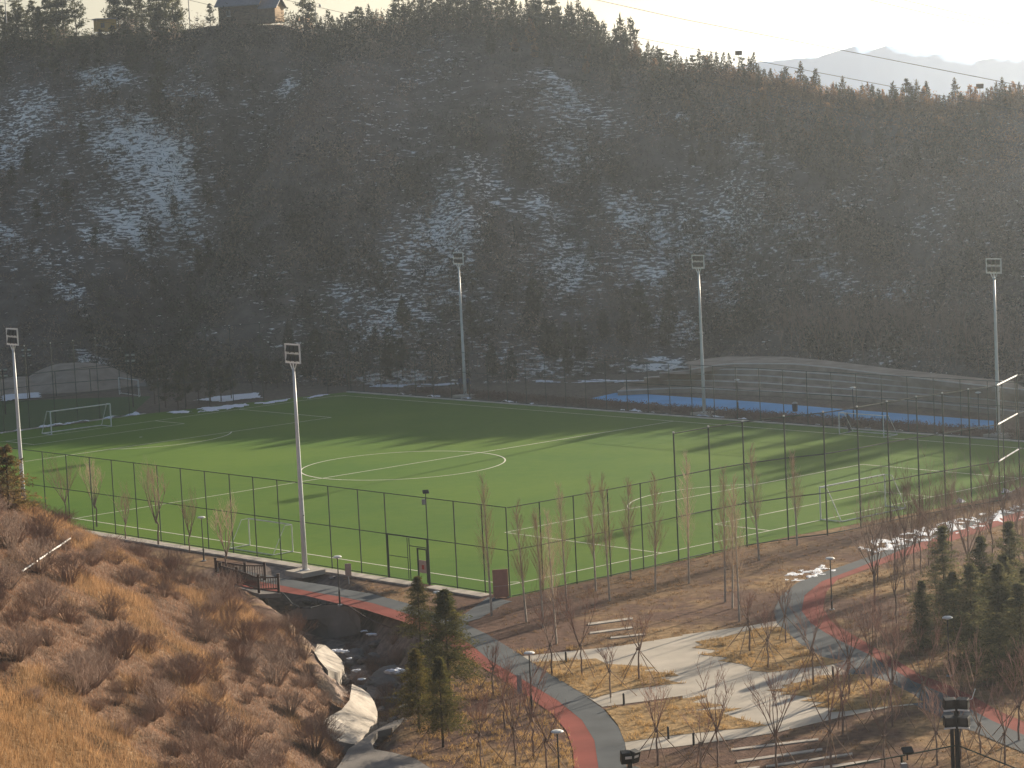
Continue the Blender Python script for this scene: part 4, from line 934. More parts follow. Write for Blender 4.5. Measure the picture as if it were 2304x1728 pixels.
# ------------------------------------------------------------------ people
def person(loc, rz, pose, label, top, legs):
    """skin-modifier body; pose dict of joint offsets"""
    J = dict(pel=(0, 0, .95), spi=(0, 0, 1.18), che=(0, .0, 1.38), nek=(0, 0, 1.52), hed=(0, .01, 1.62), hea=(0, .01, 1.70),
             lsh=(-.19, 0, 1.42), lel=(-.24, .02, 1.14), lwr=(-.24, .10, .90), lha=(-.24, .12, .80),
             rsh=(.19, 0, 1.42), rel=(.24, .02, 1.14), rwr=(.24, .10, .90), rha=(.24, .12, .80),
             lhi=(-.09, 0, .92), lkn=(-.10, .03, .50), lan=(-.10, -.02, .09), lto=(-.10, .14, .04),
             rhi=(.09, 0, .92), rkn=(.10, .03, .50), ran=(.10, -.02, .09), rto=(.10, .14, .04))
    J.update(pose)
    rr_ = dict(pel=.14, spi=.125, che=.15, nek=.055, hed=.085, hea=.085, lsh=.065, rsh=.065, lel=.045, rel=.045, lwr=.032, rwr=.032, lha=.038, rha=.038, lhi=.09, rhi=.09, lkn=.06, rkn=.06, lan=.042, ran=.042, lto=.04, rto=.04)
    E_ = [('pel', 'spi'), ('spi', 'che'), ('che', 'nek'), ('nek', 'hed'), ('hed', 'hea'), ('che', 'lsh'), ('lsh', 'lel'), ('lel', 'lwr'), ('lwr', 'lha'), ('che', 'rsh'), ('rsh', 'rel'), ('rel', 'rwr'), ('rwr', 'rha'),
          ('pel', 'lhi'), ('lhi', 'lkn'), ('lkn', 'lan'), ('lan', 'lto'), ('pel', 'rhi'), ('rhi', 'rkn'), ('rkn', 'ran'), ('ran', 'rto')]
    ks = list(J); me = bpy.data.meshes.new('person'); me.from_pydata([J[k_] for k_ in ks], [(ks.index(a_), ks.index(b_)) for a_, b_ in E_], [])
    me.materials.append(top)
    o = bpy.data.objects.new('person', me); COL.objects.link(o)
    sk = o.modifiers.new('skin', 'SKIN'); 
    for i, k_ in enumerate(ks):
        me.skin_vertices[0].data[i].radius = (rr_[k_], rr_[k_])
        me.skin_vertices[0].data[i].use_root = (k_ == 'pel')
    ss = o.modifiers.new('sub', 'SUBSURF'); ss.levels = 2; ss.render_levels = 2
    o.location = loc; o.rotation_euler = (0, 0, rz); tag(o, label, 'person')
    hd = Vector(J['hea'])
    MB().lathe((hd.x, hd.y - .012, hd.z - .02), [(.02, -.06), (.095, -.03), (.10, .04), (.075, .10), (.02, .125)], 12).build('hair', M['hair'], o)
    f = MB()
    f.lathe((hd.x, hd.y + .075, hd.z - .045), [(.01, -.05), (.045, -.03), (.05, .02), (.02, .05)], 10); f.build('face', M['skin'], o)
    for s_ in ('lha', 'rha'):
        h_ = Vector(J[s_]); hb = MB().tube([h_ + Vector((0, 0, .03)), h_ - Vector((0, 0, .05))], [.034, .036], 8)
        for j in range(4): hb.tube([h_ + Vector((-.026 + j * .017, .004, -.04)), h_ + Vector((-.026 + j * .017, .012, -.10)), h_ + Vector((-.026 + j * .017, .03, -.125))], .009, 5)
        hb.tube([h_ + Vector((.03, .01, 0)), h_ + Vector((.045, .03, -.045))], .01, 5); hb.build('hand', M['skin'], o)
    t_ = MB()
    for s_ in ('l', 'r'): t_.tube([J[s_ + 'hi'], J[s_ + 'kn'], Vector(J[s_ + 'an']) + Vector((0, 0, .03))], [.105, .078, .062], 10)
    t_.tube([Vector(J['pel']) - Vector((0, 0, .1)), Vector(J['pel']) + Vector((0, 0, .08))], [.16, .15], 12); t_.build('trousers', legs, o)
    return o
person(at(1037, 882), 2.6, dict(lkn=(-.1, .12, .52), lan=(-.1, .15, .1), lto=(-.1, .3, .05), ran=(.1, -.18, .12), rto=(.1, -.04, .05), lwr=(-.24, -.05, .9), lha=(-.24, -.07, .8)), 'person in dark blue walking left of the far floodlight mast', M['navy'], M['darkcloth'])
person(at(1054, 882), 3.4, dict(rkn=(.1, .12, .52), ran=(.1, .15, .1), rto=(.1, .3, .05), lan=(-.1, -.18, .12), lto=(-.1, -.04, .05)), 'person in dark blue walking just right of the far floodlight mast', M['navy'], M['darkcloth'])
pg = at(1912, 972)
person(pg, 1.9, dict(spi=(0, .02, 1.17), che=(0, .08, 1.36), nek=(0, .13, 1.49), hed=(0, .18, 1.58), hea=(0, .20, 1.66), lsh=(-.19, .09, 1.40), rsh=(.19, .09, 1.40), lel=(-.24, .40, 1.34), lwr=(-.22, .62, 1.38), lha=(-.22, .70, 1.40), rel=(.24, .2, 1.08), rwr=(.22, .32, .88), rha=(.22, .35, .8), lkn=(-.12, .14, .52), rkn=(.12, .1, .52)), 'person in dark clothes leaning forward inside the small far goal', M['darkcloth'], M['darkcloth']).scale = (1.12, 1.12, 1.05)

# ------------------------------------------------------------------ park lamps
def park_lamp(base, top_v, label):
    r = empty('park_lamp', base, 0, label, 'lamp', 'mushroom shaped park lamps')
    H = 3.2
    MB().tube([(0, 0, -.05), (0, 0, .06)], .16, 12).build('foot', M['grey_metal'], r)
    MB().tube([(0, 0, .05), (0, 0, .9)], .06, 8).build('sleeve', M['black_metal'], r)
    MB().tube([(0, 0, .9), (0, 0, H - .12)], .035, 8).build('pole', M['black_metal'], r)
    MB().lathe((0, 0, H - .15), [(.04, 0), (.16, .05), (.29, .09), (.29, .12), (.22, .17), (.05, .20)], 20).build('lamp_head', M['lampwhite'], r, smooth=False)
    return r
for (U_, V_), lab in [((459, 1262), 'park lamp beside the wrapped sapling near the fence kerb'), ((765, 1362), 'park lamp at the edge of the red path by the bridge'), ((1197, 1604), 'park lamp between the red and grey bands of the curved path'), ((1261, 1800), 'park lamp at the bottom edge left of the red path'),
                      ((990, 1452), 'park lamp half hidden behind the tallest fir'), ((1872, 1372), 'park lamp inside the bend of the right path'), ((2136, 1521), 'park lamp before the firs in the right wood')]:
    park_lamp(at(U_, V_), 0, lab)
for (U_, V_), lab in [((1661, 925), 'distant park lamp at the left of the grass terraces'), ((1921, 946), 'distant park lamp behind the small far goal'), ((2203, 960), 'distant park lamp beside the far right mast')]:
    park_lamp(at(U_, V_), 0, lab)

# ------------------------------------------------------------------ signs, boards, bollards, bin
def sign(loc, w_, h_, z0, rz, label, m, name='sign_post'):
    r = empty(name, loc, rz, label, 'sign'); MB().tube([(0, 0, 0), (0, 0, z0 + h_)], .035, 8).build('post', M['grey_metal'], r)
    MB().box((0, -.05, z0 + h_ / 2), (w_, .05, h_), 0).build('panel', m, r, .01); return r
sign(at(785, 1314), .42, .85, .55, .1, 'narrow brown notice sign on a post beside the near fence kerb', M['signface'])
sign(at(1171, 1592), .26, 1.0, .75, .2, 'slim grey sign post on the straw grass left of the red path', M['grey_metal'])
bp_ = at(1128, 1345); r = empty('notice_board', bp_, .12, 'red brown upright board at the pitch corner beside the first poplar', 'board')
MB().box((0, 0, .95), (1.0, .1, 1.8)).build('panel', M['redboard'], r, .02)
MB().box((0, -.06, .78), (.96, .03, .03)).build('trim', M['signface'], r)
for s_ in (-1, 1): MB().box((s_ * .46, 0, .03), (.08, .16, .1)).build('foot', M['grey_metal'], r)
for (f, x_, y_), lab in [((z2, 1457, 975), 'short dark bollard at the top edge of the plaza'), ((z2, 1832, 1250), 'short dark bollard on the narrow pale walk'), ((z3, 975, 1072), 'short dark bollard between two straw beds on the plaza'), ((z3, 72, 1512), 'short dark bollard at the lower edge of the plaza'), ((z2, 2120, 1470), 'short dark bollard at the bottom walk')]:
    o = MB().lathe(tuple(at(*f(x_, y_))), [(.07, 0), (.06, .02), (.055, .55), (.065, .57), (.04, .62)], 10).build('bollard', M['black_metal']); tag(o, lab, 'bollard', 'short dark bollards')
bb = at(1789, 926); r = empty('litter_bin', bb, 0, 'dark litter bin on the blue court', 'bin'); MB().lathe((0, 0, 0), [(.22, 0), (.26, .1), (.28, .75), (.24, .8)], 14).build('body', M['darkcloth'], r); MB().lathe((0, 0, .8), [(.27, 0), (.3, .04), (.15, .16)], 14).build('lid', M['grey_metal'], r)
for (U_, V_, s_), lab in [((2160, 1131, .5), 'crumpled white sheet on the turf edge behind the tall fence'), ((2262, 1109, .45), 'white scrap at the turf edge near the right photo edge')]:
    p = at(U_, V_); mb = MB(); mb.add([p + Vector((-.35, 0, .02)), p + Vector((.1, -.25, .04)), p + Vector((.5, .05, .03)), p + Vector((.2, .2, .25)), p + Vector((-.1, .15, .38)), p + Vector((0, .3, .02))], [(0, 1, 3, 4), (1, 2, 3), (0, 4, 5), (4, 3, 5), (3, 2, 5), (0, 5, 2, 1)])
    tag(mb.build('white_sheet', M['snow']), lab, 'scrap')

# ------------------------------------------------------------------ stone slabs in the grass
labs = ['upper stone bar in the grass above the plaza', 'middle stone bar in the grass above the plaza', 'lower stone bar in the grass above the plaza', 'first long stone bar below the plaza', 'second long stone bar below the plaza', 'third long stone bar below the plaza', 'fourth long stone bar below the plaza', 'stone bar at the bottom edge below the plaza']
for (f, a_, b_, h_), lab in zip(slabs, labs):
    o = slab('stone_bar', G(f, [a_, b_, (b_[0], b_[1] + h_), (a_[0], a_[1] + h_)]), -.05, .03, M['apron'], None); tag(o, lab, 'stone bar', 'stone bars in the park grass')

# ------------------------------------------------------------------ footbridge railing
def railing(pts, label):
    pts = [Vector(p) for p in pts]; r = empty('bridge_railing', pts[0], 0, label, 'railing', 'dark wooden bridge railings'); o0 = pts[0]
    for i, p in enumerate(pts):
        q_ = p - o0; po = MB().box((q_.x, q_.y, .55), (.17, .17, 1.25)).build('post', M['wood_dark'], r, .01)
        MB().box((q_.x, q_.y, 1.2), (.21, .21, .07)).build('post_cap', M['wood_dark'], po)
    for a_, b_ in zip(pts[:-1], pts[1:]):
        a_ = a_ - o0; b_ = b_ - o0; d_ = b_ - a_; L_ = d_.length; ang = math.atan2(d_.y, d_.x); c_ = (a_ + b_) / 2
        for z_ in (.98, .22): MB().box((c_.x, c_.y, z_), (L_ - .17, .07, .09), ang).build('rail', M['wood_dark'], r)
        n_ = int(L_ / .16); bal = MB()
        for j in range(1, n_):
            q_ = a_.lerp(b_, j / n_); bal.box((q_.x, q_.y, .6), (.05, .04, .68), ang)
        bal.build('balusters', M['wood_dark'], r)
    return r
railing([at(*z5(540, 800)), at(*z5(740, 860)), at(*z5(1012, 955)), at(*z5(1258, 950))], 'front wooden bridge railing with a corner post at the path end')
railing([at(*z5(480, 740)), at(*z5(845, 800)), at(*z5(1088, 800))], 'rear wooden bridge railing behind the front one')
deck = [at(*z5(480, 740)), at(*z5(845, 790)), at(*z5(1088, 790)), at(*z5(1290, 860)), at(*z5(1290, 960)), at(*z5(1012, 970)), at(*z5(740, 880)), at(*z5(540, 820))]
slab('bridge_deck', deck, -.32, -.045, M['concrete2'])
# hose along the path edge
hp = [at(*z5(*q_), .04) for q_ in [(1290, 960), (1340, 1000), (1430, 1100), (1520, 1150), (1650, 1150), (1800, 1110), (2000, 1100), (2060, 1105)]]
tag(MB().tube(hp, .045, 6).build('hose', M['black_metal']), 'black hose curving from the railing to the lamp foot', 'hose')
hp = [at(*zg(*q_), .03) for q_ in [(600, 105), (700, 140), (900, 270), (1100, 360), (1300, 440), (1480, 520)]]
tag(MB().tube(hp, .05, 6).build('edge_pipe', M['wood_dark']), 'thin dark pipe along the gully edge below the red path', 'pipe')
# white pipe on bank
a_ = atd(50, 1285, 140); b_ = atd(158, 1214, 152)
pp = []
for i in range(6):
    U_ = 50 + (158 - 50) * i / 5; V_ = 1287 + (1214 - 1287) * i / 5; d = ray(U_, V_); Ys = np.arange(95, 185, .25); h_ = bank_h(d[0] / d[1] * Ys, Ys); zr = CAM_H + d[2] / d[1] * Ys; ii = np.where(h_ + .25 > zr)[0]
    if len(ii): Yh = Ys[ii[0]]; pp.append(Vector((d[0] / d[1] * Yh, Yh, h_[ii[0]] + .28)))
if len(pp) > 2: tag(MB().tube([pp[0], pp[-1]] if (pp[0] - pp[-1]).length < 12 else pp, .045, 8).build('white_pipe', M['white']), 'thin white pipe lying on the dry bank at the left', 'pipe')

# ------------------------------------------------------------------ gully concrete and rocks
def patch(name, f, pts, m, th=.25):
    """pts: (x, y, z) in zoom coordinates with own heights, fanned round the mean and slightly domed"""
    W = [at(*f(x_, y_), z_) for x_, y_, z_ in pts]; n = len(W); tr_ = tessellate_polygon([[Vector((p.x, p.y, 0)) for p in W]])
    mb = MB(); mb.add(W + [w_ - Vector((0, 0, th + .6)) for w_ in W], [tuple(t_) for t_ in tr_] + [((i + 1) % n, i, n + i, n + (i + 1) % n) for i in range(n)])
    o = mb.build(name, m, smooth=False); o['kind'] = 'structure'; return o
patch('concrete_apron', zg, [(300, 600, -.3), (400, 620, -.4), (500, 700, -.7), (600, 800, -1.0), (635, 900, -1.2), (560, 960, -.9), (430, 930, -.4), (320, 800, -.2), (260, 700, 0)], M['apron'])
patch('concrete_apron', zg, [(730, 1100, -.4), (860, 1160, -.7), (950, 1230, -1.0), (1010, 1330, -1.2), (1045, 1440, -1.3), (1030, 1540, -1.3), (960, 1640, -1.2), (880, 1740, -1.1), (760, 1850, -.9), (500, 1800, -.5), (330, 1600, -.3), (450, 1500, -.2), (600, 1420, -.2), (700, 1300, -.2)], M['apron'])
patch('concrete_slope', zg, [(-60, 200, -.5), (100, 140, -.1), (560, 112, -.03), (690, 125, -.03), (830, 270, -.4), (780, 320, -1.0), (430, 390, -1.5), (150, 300, -1.3)], M['concrete2'])
rk = []
for i in range(4):
    bm = bmesh.new(); bmesh.ops.create_icosphere(bm, subdivisions=3, radius=.5); R2 = random.Random(i)
    for v in bm.verts:
        c_ = v.co * 3; n_ = float(fbm(np.array([c_.x + i * 9 + c_.z]), np.array([c_.y + c_.z * .7]), 5 + i)[0]); v.co *= .6 + .8 * n_; v.co.z *= .7
    me = bpy.data.meshes.new('boulder'); bm.to_mesh(me); bm.free(); me.materials.append(M['rock']); o = bpy.data.objects.new('boulder', me); COL.objects.link(o); rk.append(o)
for i in range(52):
    t_ = R_.uniform(1, 7); j = int(t_); a_ = Vector((*gully[j], 0)).lerp(Vector((*gully[min(j + 1, 8)], 0)), t_ - j); x_ = a_.x + R_.gauss(.6, 1.6); y_ = a_.y + R_.gauss(0, 1.5)
    o = rk[i % 4]
    if i >= 4: o = o.copy(); COL.objects.link(o)
    s_ = R_.uniform(.3, 1.1) * (1.6 if R_.random() < .15 else 1); o.location = (x_, y_, float(gheight(np.array([x_]), np.array([y_]))[0]) + .18); o.scale = (s_, s_ * R_.uniform(.7, 1.2), s_ * R_.uniform(.5, .9)); o.rotation_euler = (R_.uniform(-.3, .3), R_.uniform(-.3, .3), R_.uniform(0, 6))
    tag(o, 'dark angular rock lying in the gully bed', 'rock', 'rocks in the gully')
for x_, y_, sx_, lab in [(1150, 800, 2.6, 'upper large pale slab of rock on the gully side'), (1260, 1090, 2.9, 'lower large pale slab of rock on the gully side'), (1020, 590, 1.5, 'pale rock high on the gully side below the red path')]:
    o = rk[1].copy(); o.data = rk[1].data.copy(); o.data.materials[0] = M['concrete2']; COL.objects.link(o); p = at(*zg(x_, y_), -1.0); o.location = (p.x, p.y, float(gheight(np.array([p.x]), np.array([p.y]))[0]) + .25); o.scale = (sx_, sx_ * .8, 1.0); o.rotation_euler = (.35, -.2, x_); tag(o, lab, 'rock')
gs = [shrub(1.0, .9, 70, 800 + i, None).build('gully_shrub', M['twigbrown']) for i in range(2)]
for i, (x_, y_) in enumerate([(900, 480), (1150, 620), (1000, 700), (1300, 650), (1350, 800), (800, 860), (1150, 950), (1250, 1150), (1150, 1280), (1300, 1350), (1080, 1100), (950, 600), (1250, 500), (700, 420), (1400, 1000), (1380, 1200)]):
    o = gs[i % 2]
    if i >= 2: o = o.copy(); COL.objects.link(o)
    p = at(*zg(x_, y_), -.8); o.location = (p.x, p.y, float(gheight(np.array([p.x]), np.array([p.y]))[0])); o.rotation_euler = (0, 0, i); s_ = R_.uniform(.7, 1.1); o.scale = (s_,) * 3
    tag(o, 'dark leafless shrub growing among the gully rocks', 'shrub', 'shrubs in the gully')

# ------------------------------------------------------------------ snow patches on flat ground
def snow_patch(name, poly, thr, z, amp=.10, step=.22, seed=1, sx=1.2, sy=1.2):
    xs = [p[0] for p in poly]; ys = [p[1] for p in poly]; X, Y = np.meshgrid(np.arange(min(xs), max(xs), step), np.arange(min(ys), max(ys), step))
    n = fbm(X * sx, Y * sy, seed); ins = inpoly(X, Y, poly); h = np.where(ins, (n - thr), -1); gi = np.arange(X.size).reshape(X.shape)
    ok = (h[:-1, :-1] > 0) & (h[1:, 1:] > 0) & (h[1:, :-1] > 0) & (h[:-1, 1:] > 0)
    F = np.stack([gi[:-1, :-1][ok], gi[:-1, 1:][ok], gi[1:, 1:][ok], gi[1:, :-1][ok]], -1)
    if len(F) == 0: return
    us, inv = np.unique(F.ravel(), return_inverse=True)
    V = np.stack([X, Y, z + np.clip(h, 0, 1) * amp * 3], -1).reshape(-1, 3)[us]
    o = mesh_np(name, V, inv.reshape(-1, 4), M['snow'], smooth=True); o['kind'] = 'structure'; return o
snow_patch('snow_patch', G(z3, [(1110, 245), (1200, 185), (1400, 145), (1650, 75), (1900, 15), (2300, -80), (2300, 20), (1950, 95), (1700, 165), (1400, 245), (1250, 268)]), .46, -.02, .07, .12, 5, 2.6, 1.3)
snow_patch('snow_patch', G(z3, [(660, 400), (900, 340), (1010, 345), (1000, 385), (790, 445), (660, 450)]), .47, -.02, .07, .12, 6, 2.2, 1.2)
snow_patch('snow_patch', [dn(*q_) for q_ in [(355, 893), (420, 884), (535, 873), (540, 878), (480, 888), (400, 896)]], .33, .03, .15, .25, 7, .6, .6)
snow_patch('snow_patch', [dn(*q_) for q_ in [(545, 873), (630, 861), (632, 865), (560, 877)]], .42, .03, .1, .25, 8, .6, .6)
snow_patch('snow_patch', [dn(*q_) for q_ in [(650, 860), (712, 852), (716, 855), (665, 863)]], .3, .03, .1, .25, 8, .6, .6)
snow_patch('snow_patch', [dn(*q_) for q_ in [(790, 838), (840, 826), (935, 828), (1010, 818), (1045, 820), (1000, 832), (900, 838)]], .25, .03, .1, .4, 9, .3, .3)
snow_patch('snow_patch', [dn(*q_) for q_ in [(1150, 822), (1260, 822), (1400, 822), (1410, 828), (1150, 828)]], .40, .03, .1, .4, 10, .3, .3)
snow_patch('snow_patch', [dn(*q_) for q_ in [(410, 866), (470, 856), (560, 850), (570, 860), (480, 870)]], .35, .03, .1, .4, 10, .3, .3)
snow_patch('snow_patch', [P(*q_) for q_ in [(72.5, 20), (73.1, 20), (72.3, 108), (71.7, 108)]], .56, .06, .3, .15, 11, .8, .8)
snow_patch('snow_patch', [P(*q_) for q_ in [(20, 112.0), (20, 113), (46, 113), (46, 112.0)]], .5, .06, .3, .15, 12, .8, .8)
for (x_, y_, s_) in [(1290, 940, .6), (540, 690, .45), (880, 440, .25), (700, 780, .2), (850, 1040, .25), (780, 930, .3), (620, 700, .3), (980, 480, .35)]:
    p = at(*zg(x_, y_), -.9); bm = bmesh.new(); bmesh.ops.create_icosphere(bm, subdivisions=4, radius=.5)
    for v in bm.verts:
        k_ = .35 + 1.5 * float(fbm(np.array([v.co.x * 3.5 + x_]), np.array([v.co.y * 3.5 + v.co.z]), 7, 3)[0]) ** 1.5; v.co.x *= 1.8 * s_ * k_; v.co.y *= 1.5 * s_ * k_; v.co.z *= .45 * s_ * k_
    me = bpy.data.meshes.new('snow_lump'); bm.to_mesh(me); bm.free(); me.materials.append(M['snow']); o = bpy.data.objects.new('snow_lump', me); COL.objects.link(o); o.location = p; o['kind'] = 'structure'
    me.polygons.foreach_set('use_smooth', [True] * len(me.polygons))

# ------------------------------------------------------------------ blue court, terraces, hedge
sheet('blue_court', [at(*q_) for q_ in [(1328, 897), (1400, 905), (1536, 917), (1866, 941), (2236, 968), (2236, 947), (1866, 918), (1700, 904), (1536, 893), (1440, 886), (1385, 884)]], .01, M['blue'])
rows = [[(-420, 905), (0, 893 - 10), (500, 905), (1000, 932), (1500, 975), (2000, 1022), (2250, 1048)], [(-380, 845), (0, 832), (500, 852), (1000, 890), (1500, 925), (2000, 965), (2250, 990)], [(-250, 820), (0, 795), (500, 805), (1000, 842), (1500, 885), (2000, 925), (2250, 950)], [(-150, 790), (100, 765), (500, 765), (1000, 800), (1500, 850), (2000, 900), (2250, 925)], [(50, 765), (290, 728), (700, 728), (1000, 757), (1400, 810), (2000, 880), (2250, 905)]]
tm = MB(); cm = MB(); prev = None
def resamp(L_, n=24):
    xs = np.linspace(L_[0][0], L_[-1][0], n); return [(x_, float(np.interp(x_, [q_[0] for q_ in L_], [q_[1] for q_ in L_]))) for x_ in xs]
H_ = .5; curves = [[at(*z6(*q_), H_ * i) for q_ in resamp(L_)] for i, L_ in enumerate(rows)]
for i, cv in enumerate(curves):
    up_ = [p + Vector((0, 0, H_)) for p in cv]; n = len(cv)
    tm.add(cv + up_, [(j, j + 1, n + j + 1, n + j) for j in range(n - 1)])
    nx = curves[i + 1] if i + 1 < len(curves) else [p + Vector((0, 8, H_ * .5 + .3)) for p in cv]
    tm.add(up_ + nx, [(j, j + 1, n + j + 1, n + j) for j in range(n - 1)])
    for j in range(n - 1):
        a_, b_ = up_[j], up_[j + 1]; o_ = Vector((0, -.02, 0)); cm.add([a_ + o_ - Vector((0, 0, .05)), b_ + o_ - Vector((0, 0, .05)), b_ + o_ + Vector((0, 0, .03)), a_ + o_ + Vector((0, 0, .03)), b_ + Vector((0, .45, .03)), a_ + Vector((0, .45, .03))], [(0, 1, 2, 3), (3, 2, 4, 5)])
tt_ = tm.build('grass_terraces', M['terrace']); tag(tt_, 'five grey brown grass seating terraces behind the blue court', 'terraces'); cm.build('coping', M['coping'], tt_)
NB = 2600; s_ = rng.uniform(12, 100, NB); xh = 74.8 + rng.uniform(-1.3, 1.3, NB); cen = np.array([P(a_, b_, .3) for a_, b_ in zip(xh, s_)])
V, F, Cc = cloud(cen, np.tile([[.6, .6, .4]], (NB, 1)), 14, .22, np.tile([[.13, .085, .07]], (NB, 1)), .3)
tag(mesh_np('hedge', V, F, M['leaf'], col=Cc), 'low brown leafless hedge behind the far touchline fence', 'hedge', kind='stuff')

# ------------------------------------------------------------------ second court at far left
sheet('second_court', [P(*q_) for q_ in [(-20, 114), (46, 114), (58, 128), (40, 150), (-20, 150)]], .006, M['turf2'])
mb = MB(); X0 = dn(150, 838); 
def mound(name, cx, cy, rx, ry, h, m, seed):
    n = 40; X, Y = np.meshgrid(np.linspace(-1, 1, n), np.linspace(-1, 1, n)); r_ = np.hypot(X, Y); Z = h * np.clip(np.cos(np.clip(r_, 0, 1) * math.pi / 2), 0, 1) ** 1.2 + .4 * (fbm(X * 4, Y * 4, seed) - .5) * (r_ < 1) - .4 * (r_ >= .98)
    gi = np.arange(X.size).reshape(X.shape); F = np.stack([gi[:-1, :-1], gi[:-1, 1:], gi[1:, 1:], gi[1:, :-1]], -1).reshape(-1, 4)
    o = mesh_np(name, np.stack([cx + X * rx, cy + Y * ry, Z - .1], -1).reshape(-1, 3), F, m, smooth=True); o['kind'] = 'structure'; return o
a_ = dn(150, 840); mound('mound', a_.x, a_.y + 4, 9, 9, 3.0, M['terrace'], 3)
a_ = dn(30, 850); mound('mound', a_.x, a_.y + 4, 9, 7, 1.6, M['terrace'], 4)
sheet('concrete_yard', [dn(*q_) for q_ in [(228, 826), (235, 800), (270, 792), (330, 806), (335, 835), (260, 835)]], .02, M['concrete2'])
snow_patch('snow_patch', [dn(*q_) for q_ in [(0, 858), (30, 850), (88, 848), (92, 860), (40, 864), (0, 872)]], .2, .03, .1, .4, 13, .3, .3)
snow_patch('snow_patch', [dn(*q_) for q_ in [(165, 795), (180, 782), (245, 775), (240, 800), (215, 812)]], .25, .03, .1, .4, 14, .3, .3)
sf = [dn(x_, y_) for x_, y_ in [(-10, 872), (60, 862), (122, 856), (197, 850), (260, 846), (318, 842)]]
cage('low_fence', sf, 3.0, [2.97, 1.5], 'low dark fence round the far second court', r=.05)
a_, b_ = dn(258, 852), dn(300, 858)
goal(a_, b_, Vector((0, 1, 0)), 2.0, 1.2, 'small pale goal on the distant second court', .04)

# ------------------------------------------------------------------ cabin, hut and poles on the ridge
def cabin():
    Yc = 401; p = atd(493, 46, Yc); s_ = Yc / FPX; r = empty('log_cabin', (p.x, p.y, p.z - .8), rad(-20), 'log cabin with blue grey roof and a lower porch wing on the left ridge', 'cabin')
    Lm, Wm, Hm = 6.5, 5.0, 3.1
    w_ = MB().box((Lm / 2, Wm / 2, Hm / 2), (Lm, Wm, Hm)); w_.add([(0, 0, Hm), (0, Wm, Hm), (0, Wm / 2, Hm + 2.1)], [(0, 1, 2)]); w_.add([(Lm, 0, Hm), (Lm, Wm, Hm), (Lm, Wm / 2, Hm + 2.1)], [(0, 1, 2)])
    for k_ in range(10): w_.tube([(0, -.02, .15 + k_ * .3), (Lm, -.02, .15 + k_ * .3)], .13, 6)
    wall = w_.build('wall', M['cabinwall'], r)
    rf = MB()
    for sgn in (0, 1):
        e = -.45 if sgn == 0 else Wm + .45; z_ = Hm - .38
        rf.add([(-.5, e, z_), (Lm + .5, e, z_), (Lm + .5, Wm / 2, Hm + 2.15), (-.5, Wm / 2, Hm + 2.15), (-.5, e, z_ + .14), (Lm + .5, e, z_ + .14), (Lm + .5, Wm / 2, Hm + 2.3), (-.5, Wm / 2, Hm + 2.3)], [(0, 1, 2, 3), (4, 5, 6, 7), (0, 1, 5, 4), (1, 2, 6, 5), (2, 3, 7, 6), (3, 0, 4, 7)])
    rf.build('roof', M['roof'], r)
    bt_ = MB(); 
    for e in (0, Wm): bt_.tube([(Lm + .52, -.45 if e == 0 else Wm + .45, Hm - .3), (Lm + .52, Wm / 2, Hm + 2.25)], .09, 4)
    bt_.build('barge_board', M['cabinlit'], r)
    wn = MB().box((1.7, -.19, 1.75), (.62, .08, .8)).build('window', M['grey_metal'], r); MB().box((1.7, -.235, 1.75), (.5, .02, .68)).build('pane', M['lampglass'], wn); MB().box((1.7, -.25, 1.3), (.8, .16, .06)).build('sill', M['lampwhite'], wn)
    La, Wa, Ha = 2.7, 3.2, 2.35; ox = Lm
    a = MB().box((ox + La / 2, Wa / 2 + .1, Ha / 2), (La, Wa, Ha)); a.build('porch_wall', M['cabinwall'], r)
    g_ = MB().add([(ox + La + .01, .1, 0), (ox + La + .01, Wa + .1, 0), (ox + La + .01, Wa + .1, Ha), (ox + La + .01, Wa / 2 + .1, Ha + 1.25), (ox + La + .01, .1, Ha)], [(0, 1, 2, 3, 4)])
    for k_ in range(8): g_.box((ox + La + .04, Wa / 2 + .1, .15 + .3 * k_), (.05, Wa, .24))
    g_.build('gable_wall', M['cabinlit'], r)
    rf = MB()
    for e in (-.3, Wa + .5):
        rf.add([(ox + .1, e, Ha - .25), (ox + La + .5, e, Ha - .25), (ox + La + .5, Wa / 2 + .1, Ha + 1.3), (ox + .1, Wa / 2 + .1, Ha + 1.3), (ox + .1, e, Ha - .12), (ox + La + .5, e, Ha - .12), (ox + La + .5, Wa / 2 + .1, Ha + 1.43), (ox + .1, Wa / 2 + .1, Ha + 1.43)], [(0, 1, 2, 3), (4, 5, 6, 7), (0, 1, 5, 4), (1, 2, 6, 5), (2, 3, 7, 6), (3, 0, 4, 7)])
    rf.build('porch_roof', M['roof'], r)
cabin()
p = atd(217, 66, 408); r = empty('hut', (p.x, p.y, p.z - .3), rad(20), 'small yellow flat roofed hut between pines on the left skyline', 'hut')
MB().box((1.6, 1.2, .9), (3.0, 2.4, 1.8)).build('wall', M['yellow'], r); MB().box((1.6, 1.2, 1.87), (3.5, 2.9, .16)).build('roof', M['roof'], r); MB().box((1.0, -.02, .9), (.6, .05, .8)).build('window', M['lampglass'], r)
